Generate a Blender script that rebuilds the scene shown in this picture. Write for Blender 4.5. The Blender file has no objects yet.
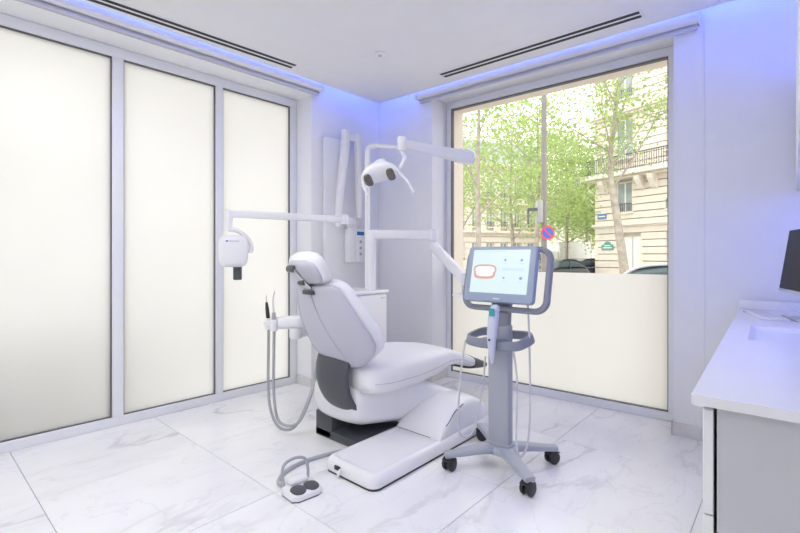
import bpy, bmesh, math, random
from mathutils import Vector, Matrix, Quaternion, noise as mnoise

# ------------------------------------------------------------------ camera, world, exposure
scene = bpy.context.scene
COL = scene.collection
CAM_H = 1.18
cam_d = bpy.data.cameras.new('camera')
cam_d.sensor_width = 36.0
cam_d.lens = 445.0 / 800.0 * 36.0
cam_d.shift_y = -10.0 / 800.0
cam_d.clip_start = 0.05
cam_d.clip_end = 500
cam = bpy.data.objects.new('camera', cam_d)
COL.objects.link(cam)
cam.location = (0, 0, CAM_H)
cam.rotation_euler = (math.pi / 2, 0, math.radians(41.449))
scene.camera = cam

SKY_STRENGTH = 2.8
FILL_STRENGTH = 10.5
COVE_STRENGTH = 13.0
w = bpy.data.worlds.new('overcast_sky')
scene.world = w
w.use_nodes = True
bg = w.node_tree.nodes['Background']
bg.inputs['Color'].default_value = (1.0, 0.985, 0.955, 1)
bg.inputs['Strength'].default_value = SKY_STRENGTH

scene.view_settings.view_transform = 'Standard'
scene.view_settings.look = 'None'
scene.view_settings.exposure = 0.0
scene.view_settings.gamma = 1.0
scene.view_settings.use_curve_mapping = False
scene.cycles.use_denoising = True
scene.cycles.max_bounces = 10
scene.cycles.diffuse_bounces = 6
scene.cycles.transparent_max_bounces = 12
scene.cycles.sample_clamp_indirect = 6.0
scene.cycles.caustics_reflective = False
scene.cycles.caustics_refractive = False

# ------------------------------------------------------------------ helpers
R = math.radians
V = Vector
rnd = random.Random(7)


def obj(name, bm, mat=None, parent=None, smooth=38.0, loc=None, rotz=0.0):
    bmesh.ops.recalc_face_normals(bm, faces=bm.faces[:])
    thr = R(smooth)
    for f in bm.faces:
        f.smooth = smooth > 0
    for e in bm.edges:
        if len(e.link_faces) == 2 and e.calc_face_angle(0.0) > thr:
            e.smooth = False
    me = bpy.data.meshes.new(name)
    bm.to_mesh(me)
    bm.free()
    if mat is not None:
        me.materials.append(mat)
    o = bpy.data.objects.new(name, me)
    COL.objects.link(o)
    if parent is not None:
        o.parent = parent
    if loc is not None:
        o.location = loc
    if rotz:
        o.rotation_euler = (0, 0, rotz)
    return o


def tag(o, label, cat, group=None):
    o['label'] = label
    o['category'] = cat
    if group:
        o['group'] = group
    return o


def thing(name, label, cat, loc=(0, 0, 0), rotz=0.0, group=None):
    o = bpy.data.objects.new(name, None)
    COL.objects.link(o)
    o.location = loc
    o.rotation_euler = (0, 0, rotz)
    return tag(o, label, cat, group)


def structure(o):
    o['kind'] = 'structure'
    return o


def copy_tree(o, parent=None):
    c = o.copy()
    COL.objects.link(c)
    c.parent = parent
    for ch in list(o.children):
        copy_tree(ch, c)
    return c


def add_box(bm, lo, hi, bev=0.0, seg=2, M=None):
    lo = V(lo); hi = V(hi)
    r = bmesh.ops.create_cube(bm, size=1.0)
    vs = r['verts']
    c = (lo + hi) / 2
    s = hi - lo
    for v in vs:
        v.co = V((v.co.x * s.x, v.co.y * s.y, v.co.z * s.z)) + c
    if bev > 0:
        es = list({e for v in vs for e in v.link_edges})
        rr = bmesh.ops.bevel(bm, geom=es, offset=bev, segments=seg, affect='EDGES', profile=0.5)
        vs = list({v for f in rr['faces'] for v in f.verts} | {v for v in vs if v.is_valid})
    if M is not None:
        for v in vs:
            if v.is_valid:
                v.co = M @ v.co
    return vs


def box(lo, hi, bev=0.0, seg=2, M=None):
    bm = bmesh.new()
    add_box(bm, lo, hi, bev, seg, M)
    return bm


def smooth_path(pts, n=6):
    pts = [V(p) for p in pts]
    if len(pts) < 3:
        return pts
    out = []
    P = [pts[0] * 2 - pts[1]] + pts + [pts[-1] * 2 - pts[-2]]
    for i in range(1, len(P) - 2):
        p0, p1, p2, p3 = P[i - 1], P[i], P[i + 1], P[i + 2]
        for k in range(n):
            t = k / n
            out.append(0.5 * ((2 * p1) + (p2 - p0) * t + (2 * p0 - 5 * p1 + 4 * p2 - p3) * t * t
                              + (3 * p1 - p0 - 3 * p2 + p3) * t ** 3))
    out.append(pts[-1])
    return out


def add_tube(bm, pts, r, n=10, sm=0, cap=True, sq=1.0, flat=None):
    """tube along pts; r number or list; flat: (w,h) gives a rounded flat section"""
    pts = smooth_path(pts, sm) if sm else [V(p) for p in pts]
    m = len(pts)
    rs = r if isinstance(r, (list, tuple)) else [r] * m
    if len(rs) != m:
        k = len(rs)
        rs = [rs[min(int(i / (m - 1) * (k - 1)), k - 2)] * (1 - ((i / (m - 1) * (k - 1)) - min(int(i / (m - 1) * (k - 1)), k - 2)))
              + rs[min(int(i / (m - 1) * (k - 1)), k - 2) + 1] * ((i / (m - 1) * (k - 1)) - min(int(i / (m - 1) * (k - 1)), k - 2)) for i in range(m)]
    rings = []
    up = None
    for i, p in enumerate(pts):
        t = (pts[min(i + 1, m - 1)] - pts[max(i - 1, 0)])
        if t.length < 1e-9:
            t = V((0, 0, 1))
        t.normalize()
        if up is None:
            up = V((0, 0, 1)) if abs(t.z) < 0.9 else V((0, 1, 0))
        a = up.cross(t)
        if a.length < 1e-6:
            a = V((1, 0, 0)).cross(t)
        a.normalize()
        b = t.cross(a).normalized()
        up = b
        ring = []
        for k in range(n):
            an = 2 * math.pi * (k + 0.5) / n
            ca, sa = math.cos(an), math.sin(an)
            if flat:
                e = 0.45
                ca = math.copysign(abs(ca) ** e, ca); sa = math.copysign(abs(sa) ** e, sa)
                ring.append(bm.verts.new(p + a * ca * rs[i] * flat[0] + b * sa * rs[i] * flat[1]))
            else:
                ring.append(bm.verts.new(p + a * ca * rs[i] + b * sa * rs[i]))
        rings.append(ring)
    skin(bm, rings, cap)
    return rings


def skin(bm, rings, cap=True, close=False):
    n = len(rings[0])
    m = len(rings)
    for i in range(m - 1 + (1 if close else 0)):
        A, B = rings[i], rings[(i + 1) % m]
        for k in range(n):
            try:
                bm.faces.new((A[k], A[(k + 1) % n], B[(k + 1) % n], B[k]))
            except ValueError:
                pass
    if cap and not close:
        bm.faces.new(rings[0][::-1])
        bm.faces.new(rings[-1])


def tube(pts, r, **k):
    bm = bmesh.new()
    add_tube(bm, pts, r, **k)
    return bm


def super_ring(bm, c, A, B, e=2.6, n=28):
    out = []
    for k in range(n):
        t = 2 * math.pi * (k + 0.5) / n
        ct, st = math.cos(t), math.sin(t)
        out.append(bm.verts.new(V(c) + V(A) * math.copysign(abs(ct) ** (2 / e), ct)
                                + V(B) * math.copysign(abs(st) ** (2 / e), st)))
    return out


def add_lathe(bm, prof, c=(0, 0, 0), axis=(0, 0, 1), n=24):
    q = V((0, 0, 1)).rotation_difference(V(axis).normalized())
    rings = []
    for r, h in prof:
        rings.append([bm.verts.new(V(c) + q @ V((max(r, 1e-4) * math.cos(2 * math.pi * k / n), max(r, 1e-4) * math.sin(2 * math.pi * k / n), h))) for k in range(n)])
    skin(bm, rings, True)


def lathe(prof, c=(0, 0, 0), axis=(0, 0, 1), n=24):
    bm = bmesh.new()
    add_lathe(bm, prof, c, axis, n)
    return bm


def rounded_rect(w, h, r, n=5):
    pts = []
    for cx, cy, a0 in ((w / 2 - r, h / 2 - r, 0), (-w / 2 + r, h / 2 - r, 90), (-w / 2 + r, -h / 2 + r, 180), (w / 2 - r, -h / 2 + r, 270)):
        for k in range(n + 1):
            a = R(a0 + 90 * k / n)
            pts.append((cx + r * math.cos(a), cy + r * math.sin(a)))
    return pts


def add_prism(bm, poly, z0, z1, M=None, bev=0.0):
    """poly 2D list in XY, extruded z0..z1, with a simple chamfer bev at the top"""
    cxm = sum(p[0] for p in poly) / len(poly); cym = sum(p[1] for p in poly) / len(poly)
    levels = [(z0, 0.0)]
    if bev:
        levels += [(z1 - bev, 0.0), (z1 - bev * 0.3, bev * 0.3), (z1, bev)]
    else:
        levels += [(z1, 0.0)]
    rings = []
    for z, ins in levels:
        ring = []
        for x, y in poly:
            d = V((x - cxm, y - cym))
            l = d.length or 1
            k = (l - ins * 1.3) / l
            p = V((cxm + d.x * k, cym + d.y * k, z))
            ring.append(bm.verts.new(M @ p if M is not None else p))
        rings.append(ring)
    skin(bm, rings, True)


def prism(poly, z0, z1, M=None, bev=0.0):
    bm = bmesh.new()
    add_prism(bm, poly, z0, z1, M, bev)
    return bm


# ------------------------------------------------------------------ materials
def mat(name, col, rough=0.5, metal=0.0, var=0.04, scale=6.0, bump=0.0, bscale=60.0, coat=0.0, spec=0.5, emit=None, estr=0.0):
    m = bpy.data.materials.new(name)
    m.use_nodes = True
    nt = m.node_tree
    b = nt.nodes['Principled BSDF']
    b.inputs['Roughness'].default_value = rough
    b.inputs['Metallic'].default_value = metal
    b.inputs['Specular IOR Level'].default_value = spec
    if coat:
        b.inputs['Coat Weight'].default_value = coat
        b.inputs['Coat Roughness'].default_value = 0.08
    tc = nt.nodes.new('ShaderNodeTexCoord')
    nz = nt.nodes.new('ShaderNodeTexNoise')
    nz.inputs['Scale'].default_value = scale
    nz.inputs['Detail'].default_value = 4
    nt.links.new(tc.outputs['Object'], nz.inputs['Vector'])
    rp = nt.nodes.new('ShaderNodeValToRGB')
    c0 = tuple(max(0, c * (1 - var)) for c in col[:3]) + (1,)
    c1 = tuple(min(1, c * (1 + var)) for c in col[:3]) + (1,)
    rp.color_ramp.elements[0].position = 0.3
    rp.color_ramp.elements[1].position = 0.7
    rp.color_ramp.elements[0].color = c0
    rp.color_ramp.elements[1].color = c1
    nt.links.new(nz.outputs['Fac'], rp.inputs['Fac'])
    nt.links.new(rp.outputs['Color'], b.inputs['Base Color'])
    if bump:
        n2 = nt.nodes.new('ShaderNodeTexNoise')
        n2.inputs['Scale'].default_value = bscale
        nt.links.new(tc.outputs['Object'], n2.inputs['Vector'])
        bp = nt.nodes.new('ShaderNodeBump')
        bp.inputs['Strength'].default_value = bump
        bp.inputs['Distance'].default_value = 0.01
        nt.links.new(n2.outputs['Fac'], bp.inputs['Height'])
        nt.links.new(bp.outputs['Normal'], b.inputs['Normal'])
    if emit:
        b.inputs['Emission Color'].default_value = tuple(emit) + (1,)
        b.inputs['Emission Strength'].default_value = estr
    return m


def emission_mat(name, col, strength):
    m = bpy.data.materials.new(name)
    m.use_nodes = True
    nt = m.node_tree
    nt.nodes.remove(nt.nodes['Principled BSDF'])
    e = nt.nodes.new('ShaderNodeEmission')
    e.inputs['Color'].default_value = tuple(col) + (1,)
    e.inputs['Strength'].default_value = strength
    nt.links.new(e.outputs[0], nt.nodes['Material Output'].inputs['Surface'])
    return m


def frosted_mat(name, trans, diff):
    m = bpy.data.materials.new(name)
    m.use_nodes = True
    nt = m.node_tree
    nt.nodes.remove(nt.nodes['Principled BSDF'])
    out = nt.nodes['Material Output']
    tr = nt.nodes.new('ShaderNodeBsdfTranslucent')
    tc = nt.nodes.new('ShaderNodeTexCoord')
    nz = nt.nodes.new('ShaderNodeTexNoise')
    nz.inputs['Scale'].default_value = 1.2
    nz.inputs['Detail'].default_value = 1.0
    nt.links.new(tc.outputs['Object'], nz.inputs['Vector'])
    rp = nt.nodes.new('ShaderNodeValToRGB')
    rp.color_ramp.elements[0].position = 0.3
    rp.color_ramp.elements[1].position = 0.7
    rp.color_ramp.elements[0].color = tuple(c * 0.96 for c in trans) + (1,)
    rp.color_ramp.elements[1].color = tuple(trans) + (1,)
    nt.links.new(nz.outputs['Fac'], rp.inputs['Fac'])
    nt.links.new(rp.outputs['Color'], tr.inputs['Color'])
    df = nt.nodes.new('ShaderNodeBsdfDiffuse')
    df.inputs['Color'].default_value = (0.85, 0.85, 0.85, 1)
    mx = nt.nodes.new('ShaderNodeMixShader')
    mx.inputs[0].default_value = diff
    nt.links.new(tr.outputs[0], mx.inputs[1])
    nt.links.new(df.outputs[0], mx.inputs[2])
    gl = nt.nodes.new('ShaderNodeBsdfGlossy')
    gl.inputs['Roughness'].default_value = 0.35
    m2 = nt.nodes.new('ShaderNodeMixShader')
    m2.inputs[0].default_value = 0.04
    nt.links.new(mx.outputs[0], m2.inputs[1])
    nt.links.new(gl.outputs[0], m2.inputs[2])
    nt.links.new(m2.outputs[0], out.inputs['Surface'])
    return m


def clear_glass(name, tint=(1, 1, 1), refl=0.05):
    m = bpy.data.materials.new(name)
    m.use_nodes = True
    nt = m.node_tree
    nt.nodes.remove(nt.nodes['Principled BSDF'])
    t = nt.nodes.new('ShaderNodeBsdfTransparent')
    t.inputs['Color'].default_value = tuple(tint) + (1,)
    g = nt.nodes.new('ShaderNodeBsdfGlossy')
    g.inputs['Roughness'].default_value = 0.02
    x = nt.nodes.new('ShaderNodeMixShader')
    fr = nt.nodes.new('ShaderNodeFresnel')
    fr.inputs['IOR'].default_value = 1.13
    nt.links.new(fr.outputs[0], x.inputs[0])
    nt.links.new(t.outputs[0], x.inputs[1])
    nt.links.new(g.outputs[0], x.inputs[2])
    nt.links.new(x.outputs[0], nt.nodes['Material Output'].inputs['Surface'])
    return m


def marble_mat(name):
    m = bpy.data.materials.new(name)
    m.use_nodes = True
    nt = m.node_tree
    L = nt.links.new
    b = nt.nodes['Principled BSDF']
    b.inputs['Roughness'].default_value = 0.16
    b.inputs['Specular IOR Level'].default_value = 0.5
    oi = nt.nodes.new('ShaderNodeObjectInfo')
    tc = nt.nodes.new('ShaderNodeTexCoord')
    mul = nt.nodes.new('ShaderNodeVectorMath'); mul.operation = 'SCALE'
    mul.inputs['Scale'].default_value = 37.0
    comb = nt.nodes.new('ShaderNodeCombineXYZ')
    L(oi.outputs['Random'], comb.inputs[0]); L(oi.outputs['Random'], comb.inputs[1])
    L(comb.outputs[0], mul.inputs[0])
    add = nt.nodes.new('ShaderNodeVectorMath'); add.operation = 'ADD'
    L(tc.outputs['Object'], add.inputs[0]); L(mul.outputs[0], add.inputs[1])
    mp = nt.nodes.new('ShaderNodeMapping')
    mp.inputs['Rotation'].default_value = (0, 0, R(-62))
    mp.inputs['Scale'].default_value = (1.0, 0.45, 1.0)
    L(add.outputs[0], mp.inputs['Vector'])
    # veins : thin bands where a warped noise crosses 0.5
    def vein(scale, width, dist, seed):
        n = nt.nodes.new('ShaderNodeTexNoise')
        n.inputs['Scale'].default_value = scale
        n.inputs['Detail'].default_value = 5
        n.inputs['Roughness'].default_value = 0.55
        n.inputs['Distortion'].default_value = dist
        ad = nt.nodes.new('ShaderNodeVectorMath'); ad.operation = 'ADD'
        ad.inputs[1].default_value = (seed, seed * 0.7, 0)
        L(mp.outputs[0], ad.inputs[0]); L(ad.outputs[0], n.inputs['Vector'])
        s = nt.nodes.new('ShaderNodeMath'); s.operation = 'SUBTRACT'; s.inputs[1].default_value = 0.5
        L(n.outputs['Fac'], s.inputs[0])
        a = nt.nodes.new('ShaderNodeMath'); a.operation = 'ABSOLUTE'
        L(s.outputs[0], a.inputs[0])
        mr = nt.nodes.new('ShaderNodeMapRange')
        mr.inputs['From Min'].default_value = 0.0
        mr.inputs['From Max'].default_value = width
        mr.inputs['To Min'].default_value = 1.0
        mr.inputs['To Max'].default_value = 0.0
        L(a.outputs[0], mr.inputs['Value'])
        return mr
    v1 = vein(1.7, 0.022, 0.6, 0.0)
    v2 = vein(3.4, 0.012, 0.9, 11.0)
    soft = nt.nodes.new('ShaderNodeTexNoise')
    soft.inputs['Scale'].default_value = 2.2
    soft.inputs['Detail'].default_value = 3
    L(mp.outputs[0], soft.inputs['Vector'])
    gate = nt.nodes.new('ShaderNodeMapRange')
    gate.inputs['From Min'].default_value = 0.42; gate.inputs['From Max'].default_value = 0.68
    L(soft.outputs['Fac'], gate.inputs['Value'])
    base = nt.nodes.new('ShaderNodeMix'); base.data_type = 'RGBA'
    base.inputs[6].default_value = (0.90, 0.90, 0.90, 1)
    base.inputs[7].default_value = (0.82, 0.82, 0.83, 1)
    L(gate.outputs[0], base.inputs[0])
    mm = nt.nodes.new('ShaderNodeMath'); mm.operation = 'MULTIPLY'
    L(v1.outputs[0], mm.inputs[0]); L(gate.outputs[0], mm.inputs[1])
    m2 = nt.nodes.new('ShaderNodeMath'); m2.operation = 'MULTIPLY'; m2.inputs[1].default_value = 0.55
    L(mm.outputs[0], m2.inputs[0])
    x1 = nt.nodes.new('ShaderNodeMix'); x1.data_type = 'RGBA'
    x1.inputs[7].default_value = (0.42, 0.42, 0.45, 1)
    L(m2.outputs[0], x1.inputs[0]); L(base.outputs[2], x1.inputs[6])
    m3 = nt.nodes.new('ShaderNodeMath'); m3.operation = 'MULTIPLY'; m3.inputs[1].default_value = 0.18
    L(v2.outputs[0], m3.inputs[0])
    x2 = nt.nodes.new('ShaderNodeMix'); x2.data_type = 'RGBA'
    x2.inputs[7].default_value = (0.5, 0.5, 0.53, 1)
    L(m3.outputs[0], x2.inputs[0]); L(x1.outputs[2], x2.inputs[6])
    L(x2.outputs[2], b.inputs['Base Color'])
    return m


def leaf_mat(name, c):
    m = bpy.data.materials.new(name)
    m.use_nodes = True
    nt = m.node_tree
    nt.nodes.remove(nt.nodes['Principled BSDF'])
    d = nt.nodes.new('ShaderNodeBsdfDiffuse')
    t = nt.nodes.new('ShaderNodeBsdfTranslucent')
    tc = nt.nodes.new('ShaderNodeTexCoord')
    nz = nt.nodes.new('ShaderNodeTexNoise')
    nz.inputs['Scale'].default_value = 1.3
    nt.links.new(tc.outputs['Object'], nz.inputs['Vector'])
    rp = nt.nodes.new('ShaderNodeValToRGB')
    rp.color_ramp.elements[0].position = 0.35
    rp.color_ramp.elements[1].position = 0.65
    rp.color_ramp.elements[0].color = (c[0] * 0.8, c[1] * 0.85, c[2] * 0.9, 1)
    rp.color_ramp.elements[1].color = (min(1, c[0] * 1.15), min(1, c[1] * 1.1), c[2] * 1.1, 1)
    nt.links.new(nz.outputs['Fac'], rp.inputs['Fac'])
    nt.links.new(rp.outputs['Color'], d.inputs['Color'])
    nt.links.new(rp.outputs['Color'], t.inputs['Color'])
    x = nt.nodes.new('ShaderNodeMixShader')
    x.inputs[0].default_value = 0.5
    nt.links.new(d.outputs[0], x.inputs[1]); nt.links.new(t.outputs[0], x.inputs[2])
    nt.links.new(x.outputs[0], nt.nodes['Material Output'].inputs['Surface'])
    return m


M = {}
M['wall'] = mat('wall_paint', (0.83, 0.835, 0.85), 0.65, var=0.01, bump=0.02, bscale=180)
M['ceiling'] = mat('ceiling_paint', (0.80, 0.80, 0.81), 0.8, var=0.01)
M['frame'] = mat('lacquered_aluminium', (0.79, 0.80, 0.83), 0.35, var=0.015)
M['gasket'] = mat('rubber_gasket', (0.13, 0.13, 0.14), 0.6)
M['frost'] = frosted_mat('frosted_glass', (0.80, 0.80, 0.79), 0.09)
M['film'] = frosted_mat('frosted_film', (0.80, 0.80, 0.80), 0.12)
M['glass'] = clear_glass('clear_glass')
M['marble'] = marble_mat('marble_tile')
M['grout'] = mat('grout', (0.50, 0.50, 0.52), 0.8)
M['skirting'] = mat('marble_skirting', (0.68, 0.67, 0.67), 0.35, var=0.10, scale=5)
M['blind'] = mat('blind_fabric', (0.80, 0.80, 0.83), 0.6, var=0.01)
M['blind_bar'] = mat('blind_bar', (0.62, 0.63, 0.68), 0.4, var=0.01)
M['slot'] = mat('vent_black', (0.03, 0.03, 0.035), 0.7)
M['led'] = emission_mat('blue_led', (0.11, 0.18, 1.0), COVE_STRENGTH)
M['led_cabinet'] = emission_mat('blue_cabinet_led', (0.11, 0.18, 1.0), 34.0)
M['panel'] = emission_mat('fill_panel_glow', (1.0, 0.985, 0.97), FILL_STRENGTH)  # emitter for the fill panels added overhead
M['white'] = mat('white_plastic', (0.84, 0.84, 0.855), 0.28, var=0.01, coat=0.2)
M['white_matte'] = mat('white_lacquer', (0.83, 0.83, 0.84), 0.42, var=0.01)
M['vinyl'] = mat('white_upholstery', (0.84, 0.84, 0.86), 0.42, var=0.012, bump=0.03, bscale=220)
M['seam'] = mat('grey_seam', (0.52, 0.52, 0.56), 0.6)
M['shell'] = mat('shaded_back_shell', (0.56, 0.56, 0.63), 0.42, var=0.01)  # white shell greyed to carry the shade on the chair's rear side
M['charcoal'] = mat('charcoal_plastic', (0.075, 0.083, 0.092), 0.45, var=0.05)
M['black'] = mat('black_plastic', (0.025, 0.025, 0.028), 0.4)
M['dark_metal'] = mat('dark_metal', (0.16, 0.16, 0.17), 0.35, metal=0.6)
M['chrome'] = mat('brushed_steel', (0.62, 0.62, 0.64), 0.28, metal=0.9)
M['hose'] = mat('grey_hose', (0.42, 0.43, 0.45), 0.5)
M['cable'] = mat('pale_cable', (0.62, 0.62, 0.65), 0.5)
M['cart'] = mat('grey_cart_metal', (0.40, 0.42, 0.47), 0.4, var=0.02)
M['cart_dark'] = mat('slate_cart_handle', (0.25, 0.265, 0.32), 0.42, var=0.02)
M['bezel'] = mat('steel_blue_bezel', (0.33, 0.40, 0.52), 0.35, var=0.02)
M['screen'] = mat('screen_face', (0.30, 0.36, 0.36), 0.25, var=0.0, emit=(0.80, 0.96, 0.93), estr=0.62)
M['gum'] = mat('screen_gum', (0.4, 0.2, 0.17), 0.3, emit=(0.80, 0.42, 0.36), estr=0.5)
M['tooth'] = mat('screen_tooth', (0.5, 0.48, 0.45), 0.3, emit=(0.95, 0.9, 0.86), estr=0.6)
M['icon'] = mat('screen_icon', (0.1, 0.2, 0.35), 0.3, emit=(0.25, 0.42, 0.62), estr=0.6)
M['icon_pale'] = mat('screen_bar', (0.3, 0.4, 0.5), 0.3, emit=(0.62, 0.78, 0.86), estr=0.6)
M['teal'] = mat('teal_label', (0.05, 0.38, 0.42), 0.4)
M['wand'] = mat('pale_lilac_plastic', (0.62, 0.65, 0.78), 0.35, var=0.01)
M['blue_lcd'] = mat('blue_display', (0.03, 0.16, 0.45), 0.2)
M['counter'] = mat('white_solid_surface', (0.82, 0.82, 0.84), 0.25, var=0.01)
M['cabinet'] = mat('dimmed_grey_laminate', (0.56, 0.56, 0.58), 0.5, var=0.015)  # grey darkened to hold the dim light on the cabinet's end panel
M['lens'] = mat('lamp_lens', (0.16, 0.14, 0.13), 0.15, var=0.25, scale=60)
# outdoors
M['stone'] = mat('pale_limestone', (0.75, 0.685, 0.60), 0.85, var=0.06, scale=1.5)
M['stone_joint'] = mat('limestone_joint', (0.64, 0.575, 0.50), 0.9, var=0.05)
M['stone_trim'] = mat('carved_limestone', (0.77, 0.71, 0.63), 0.85, var=0.05, scale=3)
M['iron'] = mat('wrought_iron', (0.09, 0.09, 0.10), 0.5)
M['shutter'] = mat('white_painted_wood', (0.80, 0.79, 0.76), 0.5)
M['win_glass'] = mat('window_glass', (0.30, 0.34, 0.34), 0.12, var=0.2, scale=1.0)
M['slate'] = mat('slate_roof', (0.36, 0.38, 0.42), 0.6, var=0.1, scale=3)
M['bark'] = mat('plane_tree_bark', (0.36, 0.32, 0.27), 0.9, var=0.25, scale=5, bump=0.3, bscale=12)
M['leaf'] = leaf_mat('spring_leaf', (0.36, 0.49, 0.18))
M['leaf2'] = leaf_mat('yellow_green_leaf', (0.43, 0.55, 0.22))
M['asphalt'] = mat('asphalt', (0.45, 0.44, 0.43), 0.9, var=0.1, scale=3, bump=0.1)
M['pavement'] = mat('pavement_stone', (0.62, 0.59, 0.54), 0.9, var=0.08, scale=2)
M['pole'] = mat('grey_pole_paint', (0.20, 0.19, 0.18), 0.5, var=0.08)
M['signal'] = mat('grey_signal_box', (0.30, 0.31, 0.31), 0.5)
M['sign_red'] = mat('sign_red', (0.65, 0.05, 0.06), 0.4)
M['sign_blue'] = mat('sign_blue', (0.04, 0.10, 0.45), 0.4)
M['plaque'] = mat('blue_enamel_plaque', (0.10, 0.20, 0.45), 0.4)
M['plaque_green'] = mat('green_enamel_plaque', (0.08, 0.32, 0.27), 0.4)
M['car_silver'] = mat('silver_car_paint', (0.48, 0.50, 0.53), 0.25, metal=0.3, coat=0.5)
M['car_dark'] = mat('dark_car_paint', (0.05, 0.06, 0.075), 0.25, coat=0.5)
M['car_glass'] = mat('car_glass', (0.07, 0.10, 0.11), 0.08)
M['tyre'] = mat('tyre', (0.03, 0.03, 0.03), 0.8)
M['van_white'] = mat('white_van_paint', (0.82, 0.82, 0.82), 0.35)

# ------------------------------------------------------------------ room plan
OL = V((-3.246, 2.471, 0)); AL = math.atan2(0.99944, 0.0335)      # left glazed wall frame: x along wall, y outward
OB = V((-2.5436, 3.337, 0)); AB = R(2.35)                           # street window wall
ML = Matrix.Translation(OL) @ Matrix.Rotation(AL, 4, 'Z')
MB = Matrix.Translation(OB) @ Matrix.Rotation(AB, 4, 'Z')
CEIL = 2.69
SOFFIT = 2.90
X_RIGHT, Y_FRONT = 0.46, -2.2


def line_hit(p, d, q, e):
    den = d.x * e.y - d.y * e.x
    t = ((q.x - p.x) * e.y - (q.y - p.y) * e.x) / den
    return V((p.x + d.x * t, p.y + d.y * t, 0))


UL = V((math.cos(AL), math.sin(AL), 0)); NL = V((UL.y, -UL.x, 0))  # NL into room
UB = V((math.cos(AB), math.sin(AB), 0)); NB = V((UB.y, -UB.x, 0))

# floor slab + marble tiles
fl = structure(obj('floor', box((-3.75, Y_FRONT - 0.1, -0.12), (X_RIGHT + 0.1, 3.85, -0.012)), M['grout']))
tx0, ty0, tpx, tpy = -1.941, 1.252, 0.806, 0.798
first_tile = {}
cuts = {3: (-tpy / 2, -tpy / 2 + 0.12), -5: (tpy / 2 - 0.29, tpy / 2)}       # cut rows along the walls
for i in range(-2, 3):
    for j in range(-5, 4):
        cx = tx0 + (i + 0.5) * tpx; cy = ty0 + (j + 0.5) * tpy
        ya, yb = cuts.get(j, (-tpy / 2, tpy / 2))
        key = (ya, yb)
        if key not in first_tile:
            t = obj('tile', box((-tpx / 2 + 0.0013, ya + 0.0013, -0.012), (tpx / 2 - 0.0013, yb - 0.0013, 0.0), 0.0008, 1), M['marble'], fl, smooth=0)
            first_tile[key] = t
        else:
            t = first_tile[key].copy(); COL.objects.link(t); t.parent = fl
        t.location = (cx, cy, 0)

# left wall (glazed)
bm = bmesh.new()
add_box(bm, (0, 0, 0), (1.15, 0.34, SOFFIT), M=ML)
add_box(bm, (-3.0, 0, 2.637), (0, 0.34, SOFFIT), M=ML)
add_box(bm, (-4.9, 0, 0), (-3.0, 0.34, SOFFIT), M=ML)
structure(obj('wall_left', bm, M['wall'], smooth=0))
# street window wall
bm = bmesh.new()
add_box(bm, (-0.85, 0, 0), (0, 0.34, SOFFIT), M=MB)
add_box(bm, (0, 0, 2.683), (1.951, 0.34, SOFFIT), M=MB)
add_box(bm, (1.951, 0, 0), (3.25, 0.34, SOFFIT), M=MB)
wb = structure(obj('wall_back', bm, M['wall'], smooth=0))
bm = bmesh.new()
add_box(bm, (2.118, -0.004, 0.09), (2.122, 0.0, 2.74), M=MB)
obj('panel_joint', bm, M['frame'], wb, smooth=0)
bm = bmesh.new()
add_box(bm, (-1.2, 0.342, -0.5), (0.0, 0.56, 4.2), M=MB)
add_box(bm, (1.951, 0.342, -0.5), (3.4, 0.56, 4.2), M=MB)
add_box(bm, (0.0, 0.342, 2.66), (1.951, 0.56, 4.2), M=MB)
obj('stone_facing', bm, M['stone'], wb, smooth=0)
structure(obj('shade_block', box((-3.4, 0.95, -0.42), (-1.35, 1.10, 0.78), 0.01, M=ML), M['asphalt'], smooth=0))  # unseen block added outside to darken the lower part of the frosted panes
structure(obj('wall_right', box((X_RIGHT, Y_FRONT, 0), (X_RIGHT + 0.1, 3.42, SOFFIT)), M['wall'], smooth=0))
structure(obj('wall_front', box((-3.9, Y_FRONT - 0.1, 0), (X_RIGHT + 0.1, Y_FRONT, SOFFIT)), M['wall'], smooth=0))

# ceiling: dropped board with a gap along both glazed walls, soffit above
g = 0.16
c1 = line_hit(OL + NL * g, UL, OB + NB * g, UB)
c0 = line_hit(OL + NL * g, UL, V((0, Y_FRONT, 0)), V((1, 0, 0)))
c2 = line_hit(OB + NB * g, UB, V((X_RIGHT, 0, 0)), V((0, 1, 0)))
c3 = V((X_RIGHT, Y_FRONT, 0))
ceil = structure(obj('ceiling', prism([(p.x, p.y) for p in (c0, c3, c2, c1)], CEIL, CEIL + 0.035), M['ceiling'], smooth=0))
bm = bmesh.new()
add_box(bm, (-4.7, -0.185, CEIL + 0.035), (0.64, -0.160, 2.84), M=ML)
add_box(bm, (-0.49, -0.185, CEIL + 0.035), (3.0, -0.160, 2.84), M=MB)
obj('cove_upstand', bm, M['ceiling'], ceil, smooth=0)
obj('cove_soffit', box((-3.95, Y_FRONT - 0.1, SOFFIT), (X_RIGHT + 0.1, 3.85, SOFFIT + 0.08)), M['ceiling'], ceil, smooth=0)
# blue led tape under the soffit, above the gap
led_l = tag(obj('led_strip', box((-4.6, -0.158, 2.790), (0.68, -0.148, 2.830), M=ML), M['led'], smooth=0),
            'blue led tape hidden in the ceiling gap above the frosted windows', 'led strip', 'blue cove lighting')
led_b = tag(obj('led_strip', box((-0.50, -0.158, 2.790), (2.95, -0.148, 2.830), M=MB), M['led'], smooth=0),
            'blue led tape hidden in the ceiling gap above the street window', 'led strip', 'blue cove lighting')


# baseboards
def skirt(name, boxes, Mx):
    bm = bmesh.new()
    for lo, hi in boxes:
        add_box(bm, lo, hi, 0.002, 1, M=Mx)
    return structure(obj(name, bm, M['skirting'], smooth=0))


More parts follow.
